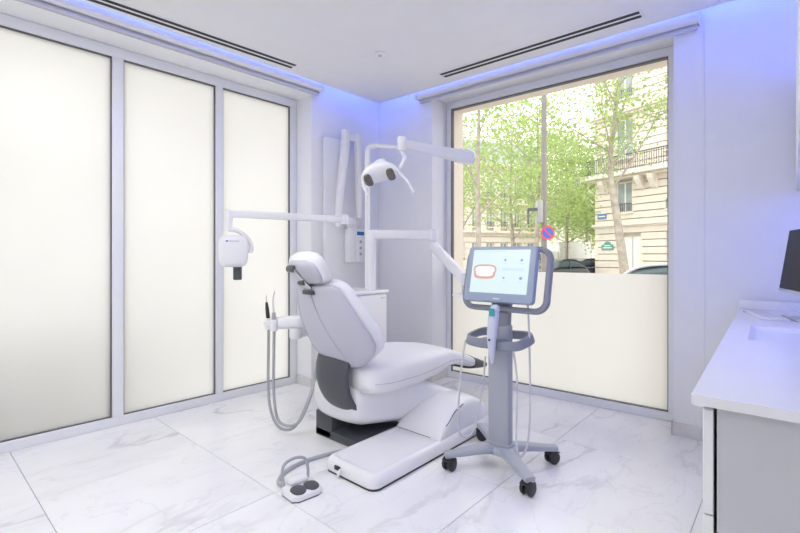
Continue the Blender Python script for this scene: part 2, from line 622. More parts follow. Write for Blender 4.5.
skirt('baseboard_left', [((0.0, -0.012, 0), (0.86, 0.0, 0.085)), ((-0.012, -0.012, 0), (0.0, 0.225, 0.085))], ML)
skirt('baseboard_back', [((-0.68, -0.012, 0), (0.0, 0.0, 0.085)), ((0.0, -0.012, 0), (0.012, 0.24, 0.085))], MB)
skirt('baseboard_right', [((1.94, -0.014, 0), (2.33, 0.0, 0.085)), ((1.939, -0.014, 0), (1.951, 0.24, 0.085))], MB)


# ------------------------------------------------------------------ windows
def bars(cells, y0, y1, bev=0.004):
    bm = bmesh.new()
    for x0, z0, x1, z1 in cells:
        add_box(bm, (x0, y0, z0), (x1, y1, z1), bev, 1)
    return bm


def make_window(name, loc, rotz, x0, x1, z0, z1, panes, yf, depth, pane_mat, film_top=None):
    """panes: list of (a, b, zb, zt). frame front at local y=yf"""
    root = bpy.data.objects.new(name, None)
    COL.objects.link(root)
    root.location = loc
    root.rotation_euler = (0, 0, rotz)
    structure(root)
    zb, zt = panes[0][2], panes[0][3]
    obj('window_frame', bars([(x0, z0, x1, zb)], yf, yf + depth), M['frame'], root)
    obj('window_frame', bars([(x0, zt, x1, z1)], yf, yf + depth), M['frame'], root)
    edges = [x0] + [v for p in panes for v in (p[0], p[1])] + [x1]
    for k in range(0, len(edges), 2):
        a, b = edges[k], edges[k + 1]
        nm = 'window_frame' if k in (0, len(edges) - 2) else 'mullion'
        o = obj(nm, bars([(a, zb - 0.004, b, zt + 0.004)], yf, yf + depth), M['frame'], root)
    for a, b, zb, zt in panes:
        gs = obj('gasket', bars([(a, zb, b, zb + 0.005), (a, zt - 0.007, b, zt), (a, zb, a + 0.005, zt), (b - 0.006, zb, b, zt)], yf + 0.014, yf + depth - 0.01, 0.0), M['gasket'], root, smooth=0)
        obj('pane', box((a + 0.004, yf + 0.030, zb + 0.004), (b - 0.004, yf + 0.034, zt - 0.004)), pane_mat, root, smooth=0)
        if film_top:
            bm = bmesh.new()
            fy = yf + 0.0295
            vs = [bm.verts.new(p) for p in ((a + 0.008, fy, zb + 0.01), (b - 0.008, fy, zb + 0.01), (b - 0.008, fy, film_top), (a + 0.008, fy, film_top))]
            bm.faces.new(vs)
            obj('frosted_film', bm, M['film'], root, smooth=0)
    return root


make_window('window_1', OL, AL, -3.0, 0.0, 0.0, 2.637,
            [(-2.93, -2.215, 0.064, 2.567), (-2.145, -1.49, 0.064, 2.567), (-1.42, -0.764, 0.064, 2.567), (-0.704, -0.066, 0.064, 2.567)],
            0.230, 0.07, M['frost'])
make_window('window_2', OB, AB, 0.0, 1.951, 0.0, 2.683, [(0.045, 1.885, 0.062, 2.620)], 0.245, 0.07, M['glass'], film_top=1.048)


# ------------------------------------------------------------------ roller blinds
def blind(name, Mloc, rz, x0, x1, label):
    t = thing(name, label, 'blind', Mloc, rz, 'roller blinds rolled up over the windows')
    bm = bmesh.new()
    add_tube(bm, [(x0, -0.048, 2.708), (x1, -0.048, 2.708)], 0.041, n=24)
    obj('fabric_roll', bm, M['blind'], t)
    obj('hem_bar', box((x0 + 0.01, -0.034, 2.636), (x1 - 0.01, -0.014, 2.660), 0.006), M['blind_bar'], t)
    obj('drop_fabric', box((x0 + 0.01, -0.0165, 2.655), (x1 - 0.01, -0.0145, 2.715)), M['blind'], t)
    for x in (x0 - 0.006, x1 - 0.004):
        obj('bracket', box((x, -0.092, 2.662), (x + 0.010, -0.001, 2.752), 0.003), M['white_matte'], t)
    return t


blind('roller_blind', OL, AL, -3.02, 0.07, 'white roller blind rolled up above the frosted glass panels')
blind('roller_blind', OB, AB, -0.13, 2.095, 'white roller blind rolled up above the street window')


# ------------------------------------------------------------------ ceiling fittings
def vent(p0, p1, label):
    a = V((p0[0], p0[1], CEIL)); b = V((p1[0], p1[1], CEIL))
    d = b - a
    t = thing('ceiling_vent', label, 'vent', (a + b) / 2, math.atan2(d.y, d.x), 'linear slot vents in the ceiling')
    h = d.length / 2
    bm = bmesh.new()
    for y0, y1 in ((-0.058, -0.046), (-0.009, 0.009), (0.046, 0.058)):
        add_box(bm, (-h, y0, -0.004), (h, y1, 0.0))
    add_box(bm, (-h - 0.012, -0.058, -0.004), (-h, 0.058, 0.0))
    add_box(bm, (h, -0.058, -0.004), (h + 0.012, 0.058, 0.0))
    obj('vent_frame', bm, M['ceiling'], t, smooth=0)
    for y in (-0.0275, 0.0275):
        obj('slot', box((-h, y - 0.0185, -0.003), (h, y + 0.0185, -0.0002)), M['slot'], t, smooth=0)
    return t


vent((-3.074, 0.581), (-2.969, 2.091), 'long black slot vent in the ceiling along the frosted windows')
vent((-2.192, 3.015), (-0.711, 3.064), 'long black slot vent in the ceiling along the street window')
t = thing('smoke_detector', 'small round white detector on the ceiling between the slot vents', 'detector', (-2.299, 2.380, CEIL))
obj('housing', lathe([(0.038, 0.0), (0.040, -0.008), (0.034, -0.016), (0.001, -0.017)]), M['white_matte'], t)
obj('sensor', lathe([(0.014, -0.015), (0.016, -0.022), (0.008, -0.027), (0.001, -0.028)]), M['cabinet'], t)
for k, (x, y) in enumerate(((-2.3, -0.6), (-1.3, -0.6), (-2.25, 0.70), (-1.3, 0.75))):  # fill panels out of view, added to lift the room's brightness
    t = thing('fill_panel', 'square white fill panel added on the unseen ceiling to brighten the room', 'fill light', (x, y, CEIL), 0, 'added ceiling fill panels')
    obj('fill_diffuser', box((-0.29, -0.29, -0.006), (0.29, 0.29, -0.001)), M['panel'], t, smooth=0)
    bm = bmesh.new()
    for lo, hi in (((-0.31, -0.31), (0.31, -0.29)), ((-0.31, 0.29), (0.31, 0.31)), ((-0.31, -0.29), (-0.29, 0.29)), ((0.29, -0.29), (0.31, 0.29))):
        add_box(bm, (lo[0], lo[1], -0.008), (hi[0], hi[1], 0.0))
    obj('fill_frame', bm, M['white_matte'], t, smooth=0)

# ------------------------------------------------------------------ dental chair
CH = V((-2.10, 1.85, 0))
chair = thing('dental_chair', 'white upholstered dental chair with charcoal hinge cover on a low white base', 'dental chair', CH)
YAW = -R(2.0)
RC = Matrix.Rotation(YAW, 4, 'Z')


def loft(secs, e=2.6, n=32, Mx=None):
    bm = bmesh.new()
    rings = [super_ring(bm, c, A, B, ee if ee else e, n) for c, A, B, ee in secs]
    skin(bm, rings, True)
    if Mx is not None:
        bmesh.ops.transform(bm, matrix=Mx, verts=bm.verts[:])
    return bm


def interp(keys, x):
    for (x0, *a), (x1, *b) in zip(keys, keys[1:]):
        if x <= x1:
            t = (x - x0) / (x1 - x0)
            t = t * t * (3 - 2 * t) * 0.5 + t * 0.5
            return [u + (v - u) * t for u, v in zip(a, b)]
    return list(keys[-1][1:])


# base cover with a raised foot-end hump (aligned with the floor tiles)
bx0, bx1, by0, by1 = -1.955 - CH.x, -1.555 - CH.x, 1.565 - CH.y, 2.76 - CH.y
bcx, bcy = (bx0 + bx1) / 2, (by0 + by1) / 2
poly = [(bcx + x, bcy + y) for x, y in rounded_rect(bx1 - bx0, by1 - by0, 0.055, 6)]
obj('base_gasket', prism([(bcx + x, bcy + y) for x, y in rounded_rect(bx1 - bx0 - 0.012, by1 - by0 - 0.012, 0.05, 6)], 0.0, 0.014), M['black'], chair)
bm = bmesh.new()
rings = []
for z, ins in ((0.012, 0.004), (0.03, 0.0), (0.058, 0.006), (0.074, 0.018), (0.079, 0.034), (0.076, 0.046), (0.070, 0.054), (0.069, 0.064)):
    rr = rounded_rect(bx1 - bx0 - 2 * ins, by1 - by0 - 2 * ins, max(0.055 - ins * 0.5, 0.02), 6)
    rings.append([bm.verts.new((bcx + x, bcy + y, z)) for x, y in rr])
skin(bm, rings, True)
base = obj('base_cover', bm, M['white'], chair, smooth=50)
hump_keys = [(0.30, 0.09), (0.38, 0.17), (0.48, 0.235), (0.60, 0.265), (0.70, 0.255), (0.80, 0.21), (0.88, 0.12), (0.905, 0.07)]
secs = []
for i in range(20):
    y = 0.30 + (0.905 - 0.30) * i / 19
    zt = interp(hump_keys, y)[0]
    hw = 0.178 if y < 0.8 else 0.178 - (y - 0.8) * 0.25
    secs.append(((bcx, y, (0.04 + zt) / 2), (hw, 0, 0), (0, 0, (zt - 0.04) / 2), 4.5))
obj('hump_cover', loft(secs), M['white'], chair, smooth=60)
hz = []
for i in range(14):
    y = 0.36 + 0.20 * (i / 13)
    hz.append(V((bcx + 0.168, y, max(0.074, interp(hump_keys, y)[0] - 0.022))))
obj('hump_seam', tube([V((bcx - 0.15, 0.302, 0.078)), V((bcx + 0.10, 0.302, 0.078)), V((bcx + 0.165, 0.315, 0.080))] + hz, 0.003, n=6), M['charcoal'], chair)
obj('port', box((-0.028 + bx0 + 0.13, by0 - 0.004, 0.034), (bx0 + 0.145, by0 + 0.012, 0.056), 0.003), M['black'], chair)
obj('plug', tube([(bx0 + 0.150, by0 - 0.001, 0.045), (bx0 + 0.150, by0 - 0.014, 0.036), (bx0 + 0.148, by0 - 0.016, 0.008)], 0.007, sm=4, n=8), M['white'], chair)
# dark rear foot
bm = bmesh.new()
add_box(bm, (-0.285, 0.0, 0), (-0.12, 0.42, 0.165), 0.012)
add_box(bm, (-0.285, 0.0, 0), (0.16, 0.42, 0.055), 0.008)
obj('rear_foot', bm, M['charcoal'], chair)
# lift body: swoop from the hump back under the seat
keys = [(0.0, -0.055, -0.05, 0.215, 0.175, 0.41), (0.15, -0.05, 0.06, 0.225, 0.125, 0.40), (0.4, -0.03, 0.26, 0.21, 0.085, 0.40),
        (0.7, 0.06, 0.46, 0.21, 0.08, 0.37), (1.0, 0.24, 0.72, 0.15, 0.07, 0.25)]
secs = []
for i in range(22):
    s = i / 21
    x, y, hw, zb, zt = interp(keys, s)
    k = 0.82 if i in (0,) else 1.0
    secs.append(((x, y, (zb + zt) / 2), (hw * k, 0.03 * s, 0), (0, 0, (zt - zb) / 2 * k), 3.2))
obj('lift_body', loft(secs, Mx=None), M['white'], chair, smooth=60)

# seat and leg cushion
keys = [(-0.02, 0.225, 0.50, 0.38), (0.03, 0.270, 0.535, 0.345), (0.15, 0.292, 0.548, 0.325), (0.40, 0.292, 0.547, 0.325), (0.60, 0.280, 0.547, 0.345),
        (0.80, 0.240, 0.520, 0.375), (0.98, 0.205, 0.465, 0.360), (1.13, 0.185, 0.410, 0.315), (1.22, 0.178, 0.378, 0.290)]
secs = []
for i in range(34):
    y = -0.02 + 1.24 * i / 33
    hw, zt, zb = interp(keys, y)
    k = 0.9 if i == 0 else 1
    secs.append(((0, y, (zt + zb) / 2), (hw * k, 0, 0), (0, 0, (zt - zb) / 2 * k), 3.4))
seat = obj('seat_cushion', loft(secs, Mx=RC), M['vinyl'], chair, smooth=60)
for s in (-1, 1):
    pts = []
    for i in range(22):
        y = 0.02 + 1.18 * i / 21
        hw, zt, zb = interp(keys, y)
        pts.append(RC @ V((s * (hw * 0.985 + 0.002), y, zb + (zt - zb) * 0.42)))
    obj('seam', tube(pts, 0.0028, n=6), M['seam'], seat)
# charcoal foot cover
keys2 = [(1.18, 0.187, 0.398, 0.281), (1.26, 0.180, 0.365, 0.270), (1.37, 0.166, 0.325, 0.260), (1.42, 0.140, 0.302, 0.262), (1.435, 0.10, 0.290, 0.268)]
secs = []
for i in range(12):
    y = 1.18 + 0.255 * i / 11
    hw, zt, zb = interp(keys2, y)
    secs.append(((0, y, (zt + zb) / 2), (hw, 0, 0), (0, 0, (zt - zb) / 2), 3.2))
obj('foot_cover', loft(secs, Mx=RC), M['charcoal'], chair, smooth=60)

# backrest
BR_A = V((0.0, -0.045, 0.490)); BR_T = V((-0.01, -0.290, 1.005))     # rear centre line bottom / top
bl = (BR_T - BR_A); BLEN = bl.length; bl.normalize()
bn = V((0, bl.z, -bl.y))                                            # toward the patient
prof = [(0.0, 0.13), (0.03, 0.195), (0.08, 0.243), (0.16, 0.298), (0.26, 0.325), (0.40, 0.324), (0.56, 0.300), (0.70, 0.274), (0.82, 0.248), (0.91, 0.222), (0.97, 0.185), (1.0, 0.12)]


def back_pt(t, v, d):
    # v lateral -1..1, d depth from the rear centre line; shell wraps forward at the sides
    hw = interp(prof, t)[0]
    x = v * hw
    wrap = 0.075 * (abs(x) / 0.28) ** 2.2
    bow = 0.035 * math.sin(math.pi * min(1, t * 1.1)) 
    p = BR_A + bl * (t * BLEN) + bn * (d + wrap - bow)
    return RC @ V((x, p.y, p.z))


def back_solid(d0, d1, sc, t0, t1, n=30, m=22, round_=0.5):
    bm = bmesh.new()
    rings = []
    for i in range(n + 1):
        t = t0 + (t1 - t0) * (0.5 - 0.5 * math.cos(math.pi * i / n))
        ring = []
        endk = min(1.0, math.sin(math.pi * i / n) * 2.2 + 0.25)
        for k in range(m * 2):
            an = math.pi * 2 * (k + 0.5) / (m * 2)
            c, s = math.cos(an), math.sin(an)
            v = math.copysign(abs(c) ** 0.55, c) * sc
            dd = (d0 + d1) / 2 + math.copysign(abs(s) ** 0.7, s) * (d1 - d0) / 2 * endk
            ring.append(bm.verts.new(back_pt(t, v, dd)))
        rings.append(ring)
    skin(bm, rings, True)
    return bm


back = obj('backrest_cushion', back_solid(0.035, 0.125, 1.0, 0.0, 1.0), M['vinyl'], chair, smooth=60)
shell = obj('backrest_shell', back_solid(0.0, 0.06, 0.955, 0.02, 0.985), M['shell'], chair, smooth=60)
for v0, v1 in ((-0.62, -0.50), (0.10, 0.46)):
    pts = []
    for i in range(24):
        t = 0.955 - 0.9 * i / 23
        v = v0 + (v1 - v0) * (i / 23)
        # rear surface depth of the superellipse shell
        an_c = min(0.999, abs(v / 0.955) ** (1 / 0.55))
        dd = 0.03 - 0.03 * (math.sqrt(1 - an_c ** 2)) ** 0.7
        pts.append(back_pt(t, v, dd - 0.0005))
    obj('seam', tube(pts, 0.0024, n=6), M['seam'], shell)
# charcoal hinge cover
bm = bmesh.new()
prof_h = [(-0.105, 0.565), (-0.126, 0.505), (-0.132, 0.445), (-0.126, 0.385), (-0.108, 0.330), (-0.078, 0.280), (-0.040, 0.240)]
prof_h = [(p.x, p.y) for p in smooth_path([V((a, b, 0)) for a, b in prof_h], 4)]
outer, inner = [], []
grid = []
for (y, z) in prof_h:
    f = (z - 0.240) / 0.325
    hw0 = -0.172 + 0.035 * (1 - f); hw1 = 0.130 + 0.02 * (1 - f)
    row = []
    for k in range(11):
        u = k / 10
        x = hw0 + (hw1 - hw0) * u
        yy = y + 0.035 * (abs(2 * u - 1) ** 2.5)
        row.append((x, yy, z))
    grid.append(row)
top = [[bm.verts.new(RC @ V(p)) for p in row] for row in grid]
bot = [[bm.verts.new(RC @ V((p[0], p[1] + 0.022, p[2] + 0.004))) for p in row] for row in grid]
nr, nc = len(grid), 11
for i in range(nr - 1):
    for k in range(nc - 1):
        bm.faces.new((top[i][k], top[i][k + 1], top[i + 1][k + 1], top[i + 1][k]))
        bm.faces.new((bot[i][k], bot[i + 1][k], bot[i + 1][k + 1], bot[i][k + 1]))
for i in range(nr - 1):
    bm.faces.new((top[i][0], top[i + 1][0], bot[i + 1][0], bot[i][0]))
    bm.faces.new((top[i][-1], bot[i][-1], bot[i + 1][-1], top[i + 1][-1]))
for k in range(nc - 1):
    bm.faces.new((top[0][k], bot[0][k], bot[0][k + 1], top[0][k + 1]))
    bm.faces.new((top[-1][k], top[-1][k + 1], bot[-1][k + 1], bot[-1][k]))
obj('hinge_cover', bm, M['charcoal'], chair, smooth=50)

# headrest: cushion, shell, bracket
HC = V((0.012, -0.268, 1.108)); ht = R(32)
hu = V((0, -math.sin(ht), math.cos(ht))); hn = V((0, math.cos(ht), math.sin(ht)))
secs = []
for i in range(15):
    s = -1 + 2 * i / 14
    k = (1 - abs(s) ** 2.6) ** 0.42 if abs(s) < 1 else 0.12
    k = max(k, 0.12)
    c = HC + hu * (s * 0.098) + hn * (0.012 * s * s)
    secs.append((c, V((0.160 * (0.45 + 0.55 * k), 0, 0)), hn * (0.052 * (0.35 + 0.65 * k)), 2.5))
obj('headrest', loft(secs, Mx=RC), M['vinyl'], chair, smooth=70)
secs = []
for i in range(11):
    s = -1 + 2 * i / 10
    k = max((1 - abs(s) ** 2.4) ** 0.45 if abs(s) < 1 else 0.15, 0.15)
    secs.append((HC + hu * (s * 0.08) - hn * 0.034, V((0.140 * (0.4 + 0.6 * k), 0, 0)), hn * (0.026 * k + 0.004), 2.4))
obj('headrest_shell', loft(secs, Mx=RC), M['shell'], chair, smooth=70)
hb = HC - hn * 0.064 + V((-0.025, 0, 0))
bm = bmesh.new()
Mb = RC
add_tube(bm, [hb + hu * 0.045 + V((-0.03, 0, 0)), hb - hn * 0.012 + hu * 0.015 + V((-0.015, 0, 0)), hb - hn * 0.004 - hu * 0.05 + V((0.01, 0, 0)), V((0.03, -0.275, 0.985))], 1.0, n=10, sm=4, flat=(0.026, 0.011))
bmesh.ops.transform(bm, matrix=Mb, verts=bm.verts[:])
br = obj('headrest_bracket', bm, M['chrome'], chair)
for pk, cc, rp in ((0.030, hb + hu * 0.045 - hn * 0.006 + V((-0.03, 0, 0)), 0.021), (0.024, hb - hu * 0.045 - hn * 0.012 + V((0.008, 0, 0)), 0.016)):
    bm = bmesh.new()
    add_lathe(bm, [(0.001, -pk), (rp - 0.002, -pk), (rp, -pk + 0.004), (rp, pk - 0.004), (rp - 0.002, pk), (0.001, pk)], cc, (1, 0, 0), 18)
    bmesh.ops.transform(bm, matrix=Mb, verts=bm.verts[:])
    obj('pivot', bm, M['dark_metal'], br)
bm = bmesh.new()
add_box(bm, (-0.015, -0.300, 0.962), (0.07, -0.245, 0.988), 0.006)
bmesh.ops.transform(bm, matrix=Mb, verts=bm.verts[:])
obj('bracket_slot', bm, M['charcoal'], br)

# ------------------------------------------------------------------ foot control
t = thing('foot_control', 'small white foot pedal with two grey pads and a carrying loop on the floor', 'foot pedal', (-1.845, 1.340, 0), R(82))
poly = [(-0.075, -0.062), (-0.05, -0.078), (0.05, -0.078), (0.075, -0.062), (0.082, 0.03), (0.055, 0.075), (-0.055, 0.075), (-0.082, 0.03)]
obj('sole', prism([(x * 0.97, y * 0.97) for x, y in poly], 0.0, 0.006), M['charcoal'], t)
obj('body', prism(poly, 0.006, 0.034, bev=0.012), M['white'], t, smooth=50)
obj('rear_housing', box((-0.048, 0.005, 0.03), (0.048, 0.070, 0.058), 0.016, 3), M['white'], t, smooth=50)
for x in (-0.033, 0.033):
    obj('pedal', prism([(x + a, -0.037 + b) for a, b in rounded_rect(0.066, 0.076, 0.030, 6)], 0.030, 0.040, bev=0.004), M['charcoal'], t, smooth=50)
obj('carrying_loop', tube([(-0.062, 0.045, 0.03), (-0.066, 0.055, 0.075), (-0.052, 0.062, 0.115), (0.0, 0.066, 0.128), (0.052, 0.062, 0.115), (0.066, 0.055, 0.075), (0.062, 0.045, 0.03)], 0.007, sm=6), M['hose'], t)
t.scale = (1.08, 1.08, 1.15)
Mi = (Matrix.Translation((-1.845, 1.340, 0)) @ Matrix.Rotation(R(82), 4, 'Z') @ Matrix.Diagonal((1.08, 1.08, 1.15, 1))).inverted()
cab = [(-1.90, 1.325, 0.02), (-1.985, 1.305, 0.012), (-2.06, 1.385, 0.010), (-2.09, 1.52, 0.010), (-2.06, 1.70, 0.010), (-2.0, 1.84, 0.012)]
obj('cord', tube([Mi @ V(p) for p in cab], 0.010, sm=8), M['hose'], t)

# ------------------------------------------------------------------ dental unit cabinet by the wall with arms
UX, UY = -2.62, 2.52
unit = thing('dental_unit', 'white dental unit cabinet behind the chair with a jointed swing arm', 'dental unit', (UX, UY, 0), R(0))
obj('cabinet_body', box((-0.36, -0.20, 0.03), (0.08, 0.20, 0.875), 0.02, 3), M['white'], unit)
obj('cabinet_top', box((-0.37, -0.21, 0.877), (0.09, 0.21, 0.905), 0.010, 3), M['white'], unit)
obj('plinth', box((-0.33, -0.17, 0.0), (0.05, 0.17, 0.03)), M['charcoal'], unit)
obj('badge', box((0.079, 0.12, 0.835), (0.083, 0.17, 0.845), 0.001), M['chrome'], unit)
# swing arm : post, horizontal arm, drop arm
PA = V((0.03, 0.06, 0.9))
obj('post', tube([PA, PA + V((0, 0, 0.40))], 0.036, n=20), M['white'], unit)
obj('post_cap', lathe([(0.036, 0), (0.041, 0.004), (0.041, 0.10), (0.036, 0.108), (0.001, 0.11)], PA + V((0, 0, 0.385)), (0, 0, 1), 20), M['white'], unit)
A1 = PA + V((0, 0, 0.46)); A2 = A1 + V((0.40, 0.30, -0.005))
bm = bmesh.new(); add_tube(bm, [A1, A2], 1.0, n=16, flat=(0.038, 0.040))
obj('horizontal_arm', bm, M['white'], unit)
obj('joint', lathe([(0.001, -0.05), (0.040, -0.048), (0.043, -0.04), (0.043, 0.04), (0.038, 0.046), (0.001, 0.048)], A2, (0, 0, 1), 22), M['white'], unit)
obj('joint', lathe([(0.001, -0.045), (0.030, -0.044), (0.032, -0.04), (0.032, 0.01), (0.001, 0.012)], A2 + V((0, 0, -0.06)), (0, 0, 1), 22), M['white'], unit)
A3 = A2 + V((0.0, 0.0, -0.085))
A4 = V((-1.72, 2.62, 1.03)) - V((UX, UY, 0))
bm = bmesh.new(); add_tube(bm, [A3, A4], 1.0, n=16, flat=(0.030, 0.036))
obj('drop_arm', bm, M['white'], unit)
obj('arm_knuckle', lathe([(0.001, -0.05), (0.030, -0.048), (0.034, -0.03), (0.034, 0.03), (0.030, 0.04), (0.001, 0.042)], A4, (0, 0, 1), 20), M['white'], unit)
obj('tray_stem', tube([A4 + V((0, 0, -0.045)), A4 + V((0, 0, -0.11))], 0.014, n=12), M['chrome'], unit)
obj('tray', box(A4 + V((-0.06, -0.06, -0.125)), A4 + V((0.14, 0.10, -0.11)), 0.006), M['white'], unit)

# ------------------------------------------------------------------ operating lamp on its pole
lampt = thing('operating_light', 'white operating lamp with side handles hanging from a jointed arm on a tall pole', 'lamp', (UX + 0.0, UY + 0.16, 0.905))
LO = V((UX, UY + 0.16, 0.905))
LP = V((-0.12, 0.0, 0.0))
top = V((-0.02, 0.0, 1.18))
obj('pole', tube([LP, LP + V((0, 0, 1.17)), LP + V((0.006, 0.004, 1.205)), LP + V((0.035, 0.020, 1.22)), LP + V((0.08, 0.03, 1.22))], 0.022, n=16), M['white'], lampt)
E0 = LP + V((0.08, 0.03, 1.22)); E1 = V((-1.93, 2.94, 2.0)) - LO
obj('lower_arm', tube([E0, E1], 0.017, n=14), M['white'], lampt)
E2 = V((-1.752, 2.722, 1.89)) - LO
E3 = V((-1.948, 2.223, 1.93)) - LO
obj('elbow', tube([E1 + V((-0.02, -0.01, 0)), (E1 + E2) / 2 + V((0.03, 0.03, 0)), E2], [0.028, 0.034, 0.034], n=14, sm=4), M['white'], lampt)
bm = bmesh.new(); add_tube(bm, [E2 + (E2 - E3).normalized() * 0.03, E2, E2 + (E3 - E2) * 0.5, E3], [1.15, 1.2, 0.85, 0.62], n=18, flat=(0.030, 0.040))
obj('spring_arm', bm, M['white'], lampt)
obj('pivot_head', lathe([(0.001, -0.05), (0.024, -0.048), (0.028, -0.04), (0.030, 0.035), (0.024, 0.045), (0.001, 0.048)], E3, (0, 0, 1), 20), M['white'], lampt)
HD = V((-1.985, 2.05, 1.722)) - LO      # lamp head centre
yoke_pts = [E3 + V((0.0, 0, -0.045)), E3 + V((0.012, 0.0, -0.075)), E3 + V((0.045, -0.02, -0.10)), HD + V((0.130, 0.085, 0.065)), HD + V((0.112, 0.072, 0.02))]
obj('yoke', tube(yoke_pts, 0.012, n=12, sm=6), M['white'], lampt)
# head: flattened shell, long axis roughly across the view, facing down toward the chair
hx = V((0.80, 0.52, 0.22)).normalized()
hf = V((-0.10, -0.55, -0.80)); hf = (hf - hx * hf.dot(hx)).normalized()
hy = hf.cross(hx).normalized()
secs = []
for i in range(17):
    s = -1 + 2 * i / 16
    k = max((1 - abs(s) ** 2.3) ** 0.5 if abs(s) < 1 else 0.1, 0.1)
    secs.append((HD + hx * (s * 0.125) + hf * (0.03 * s * s), hy * (0.075 * k), hf * (0.042 * k + 0.004), 2.2))
head = obj('lamp_head', loft(secs, n=30), M['white'], lampt, smooth=70)
bm = bmesh.new()
secs = [(HD + hx * s - hf * (0.03 + 0.05 * u), hy * 0.045 * w_, hx * 0.05 * w_, 2.5) for s, u, w_ in ((0.0, 0.0, 1.15), (0.01, 0.5, 1.0), (0.02, 1.0, 0.72), (0.022, 1.1, 0.4))]
obj('rear_housing', loft(secs, n=24), M['white'], lampt, smooth=70)
for s in (-0.078, 0.070):
    bm = bmesh.new()
    secs = [(HD + hx * s + hf * (0.0405 + 0.03 * (s / 0.125) ** 2 + h), hy * 0.050 * k, hx * 0.026 * k, 3.0) for h, k in ((-0.012, 1.0), (0.001, 1.0), (0.003, 0.85))]
    obj('reflector', loft(secs, n=24), M['lens'], head, smooth=50)
for s in (-1, 1):
    a = HD + hx * (s * 0.118) + hf * 0.03
    b = a + V((0.05 * s, 0.02 * s, -0.055)) if s > 0 else a + V((0.015, 0.0, -0.05))
    c = b + (V((0.045, 0.02, -0.085)) if s > 0 else V((0.025, 0.01, -0.05)))
    obj('handle', tube([a, b, c], [0.009, 0.0095, 0.0085], n=10), M['white_matte'], lampt)

# ------------------------------------------------------------------ instrument holder, instruments and hoses
holder = thing('instrument_holder', 'white arm with a small instrument rest beside the chair backrest', 'instrument holder', (-2.50, 1.70, 0.0))
HO = V((-2.50, 1.70, 0))
bm = bmesh.new()
secs = []
for i in range(13):
    s = i / 12
    x = -0.225 + 0.295 * s
    th = interp([(0, 0.016), (0.12, 0.032), (0.6, 0.044), (1.0, 0.042)], s)[0]
    wd = interp([(0, 0.028), (0.15, 0.06), (0.6, 0.075), (1.0, 0.06)], s)[0]
    c = V((x, 0.10 * s * s * 1.2, 0.725 + 0.02 * s))
    secs.append((c, V((0, wd, 0)), V((0, 0, th)), 2.8))
obj('rest', loft(secs, n=24), M['white'], holder, smooth=60)
obj('pivot', lathe([(0.001, -0.06), (0.038, -0.058), (0.042, -0.05), (0.042, 0.01), (0.001, 0.012)], V((0.02, 0.06, 0.695)), (0, 0, 1), 22), M['white'], holder)
bm = bmesh.new(); add_tube(bm, [V((0.02, 0.06, 0.665)), V((0.015, 0.30, 0.665)), V((0.0, 0.615, 0.665))], 1.0, n=14, sm=5, flat=(0.028, 0.026))
obj('arm', bm, M['white'], holder)
for k, (x, y) in enumerate(((-0.145, -0.040), (-0.065, -0.050))):
    obj('holder_ring', tube([V((x, y, 0.69)), V((x, y, 0.765))], 0.023, n=16), M['white'], holder)


def hose_path(x, y, sag, dx):
    b = HO + V((x, y, 0.69))
    return [b, b + V((-0.004, 0, -0.15)), b + V((-0.006, 0.0, -0.36)), b + V((0.02, 0.0, -0.53)), V((-2.53 + dx, 1.67, 0.085 - sag)), V((-2.445 + dx, 1.735, 0.10 - sag)),
            V((-2.435 + dx * 0.3, 1.85, 0.26)), V((-2.445 + dx * 0.3, 1.92, 0.45)), V((-2.455 + dx * 0.3, 2.02, 0.62))]


for k, (x, y, m1, lab) in enumerate(((-0.145, -0.040, 'black', 'black dental handpiece with fine tip standing in the instrument rest'),
                                     (-0.065, -0.050, 'chrome', 'silver curved suction tip standing in the instrument rest'))):
    b = HO + V((x, y, 0.725))
    h = thing('handpiece' if k == 0 else 'suction_tip', lab, 'dental instrument', b)
    if k == 0:
        obj('grip', tube([V((0, 0, 0.0)), V((-0.005, 0, 0.03)), V((-0.018, 0, 0.10)), V((-0.026, 0, 0.145))], [0.013, 0.014, 0.013, 0.008], n=12), M['black'], h)
        obj('tip', tube([V((-0.026, 0, 0.145)), V((-0.031, 0, 0.175)), V((-0.027, 0, 0.195))], [0.0035, 0.003, 0.002], n=8, sm=3), M['chrome'], h)
    else:
        obj('grip', tube([V((0, 0, 0.0)), V((-0.002, 0, 0.05)), V((-0.004, 0, 0.085))], [0.018, 0.016, 0.012], n=12), M['hose'], h)
        obj('tip', tube([V((-0.004, 0, 0.085)), V((-0.012, 0, 0.15)), V((-0.008, 0, 0.19)), V((0.008, 0, 0.225))], [0.007, 0.005, 0.004, 0.004], n=8, sm=5), M['cable'], h)
    pth = hose_path(x, y, 0.03 * (1 - k), 0.03 * k)
    obj('hose', tube([p - b for p in pth], 0.0095, n=10, sm=8), M['hose'], h)

# ------------------------------------------------------------------ wall x-ray unit, control box
WXL = Matrix.Translation(OL) @ Matrix.Rotation(AL, 4, 'Z')
xr = thing('xray_unit', 'white wall mounted dental x-ray with a square head on a long horizontal arm', 'x-ray unit', OL, AL)
MLi = ML.inverted()
obj('wall_panel', box((0.12, -0.045, 0.35), (0.62, -0.001, 2.28), 0.012), M['white_matte'], xr)
q0 = MLi @ V((-2.80, 2.47, 1.487)); q1 = MLi @ V((-3.10, 1.615, 1.495))
wallp = V((0.40, -0.05, 1.487))
obj('wall_knuckle', lathe([(0.001, -0.06), (0.045, -0.058), (0.05, -0.05), (0.05, 0.05), (0.045, 0.058), (0.001, 0.06)], wallp + V((0, -0.04, 0)), (0, 0, 1), 20), M['white'], xr)
bm = bmesh.new(); add_tube(bm, [wallp + V((0, -0.05, 0)), q0], 1.0, n=14, flat=(0.026, 0.027))
obj('wall_arm', bm, M['white'], xr)
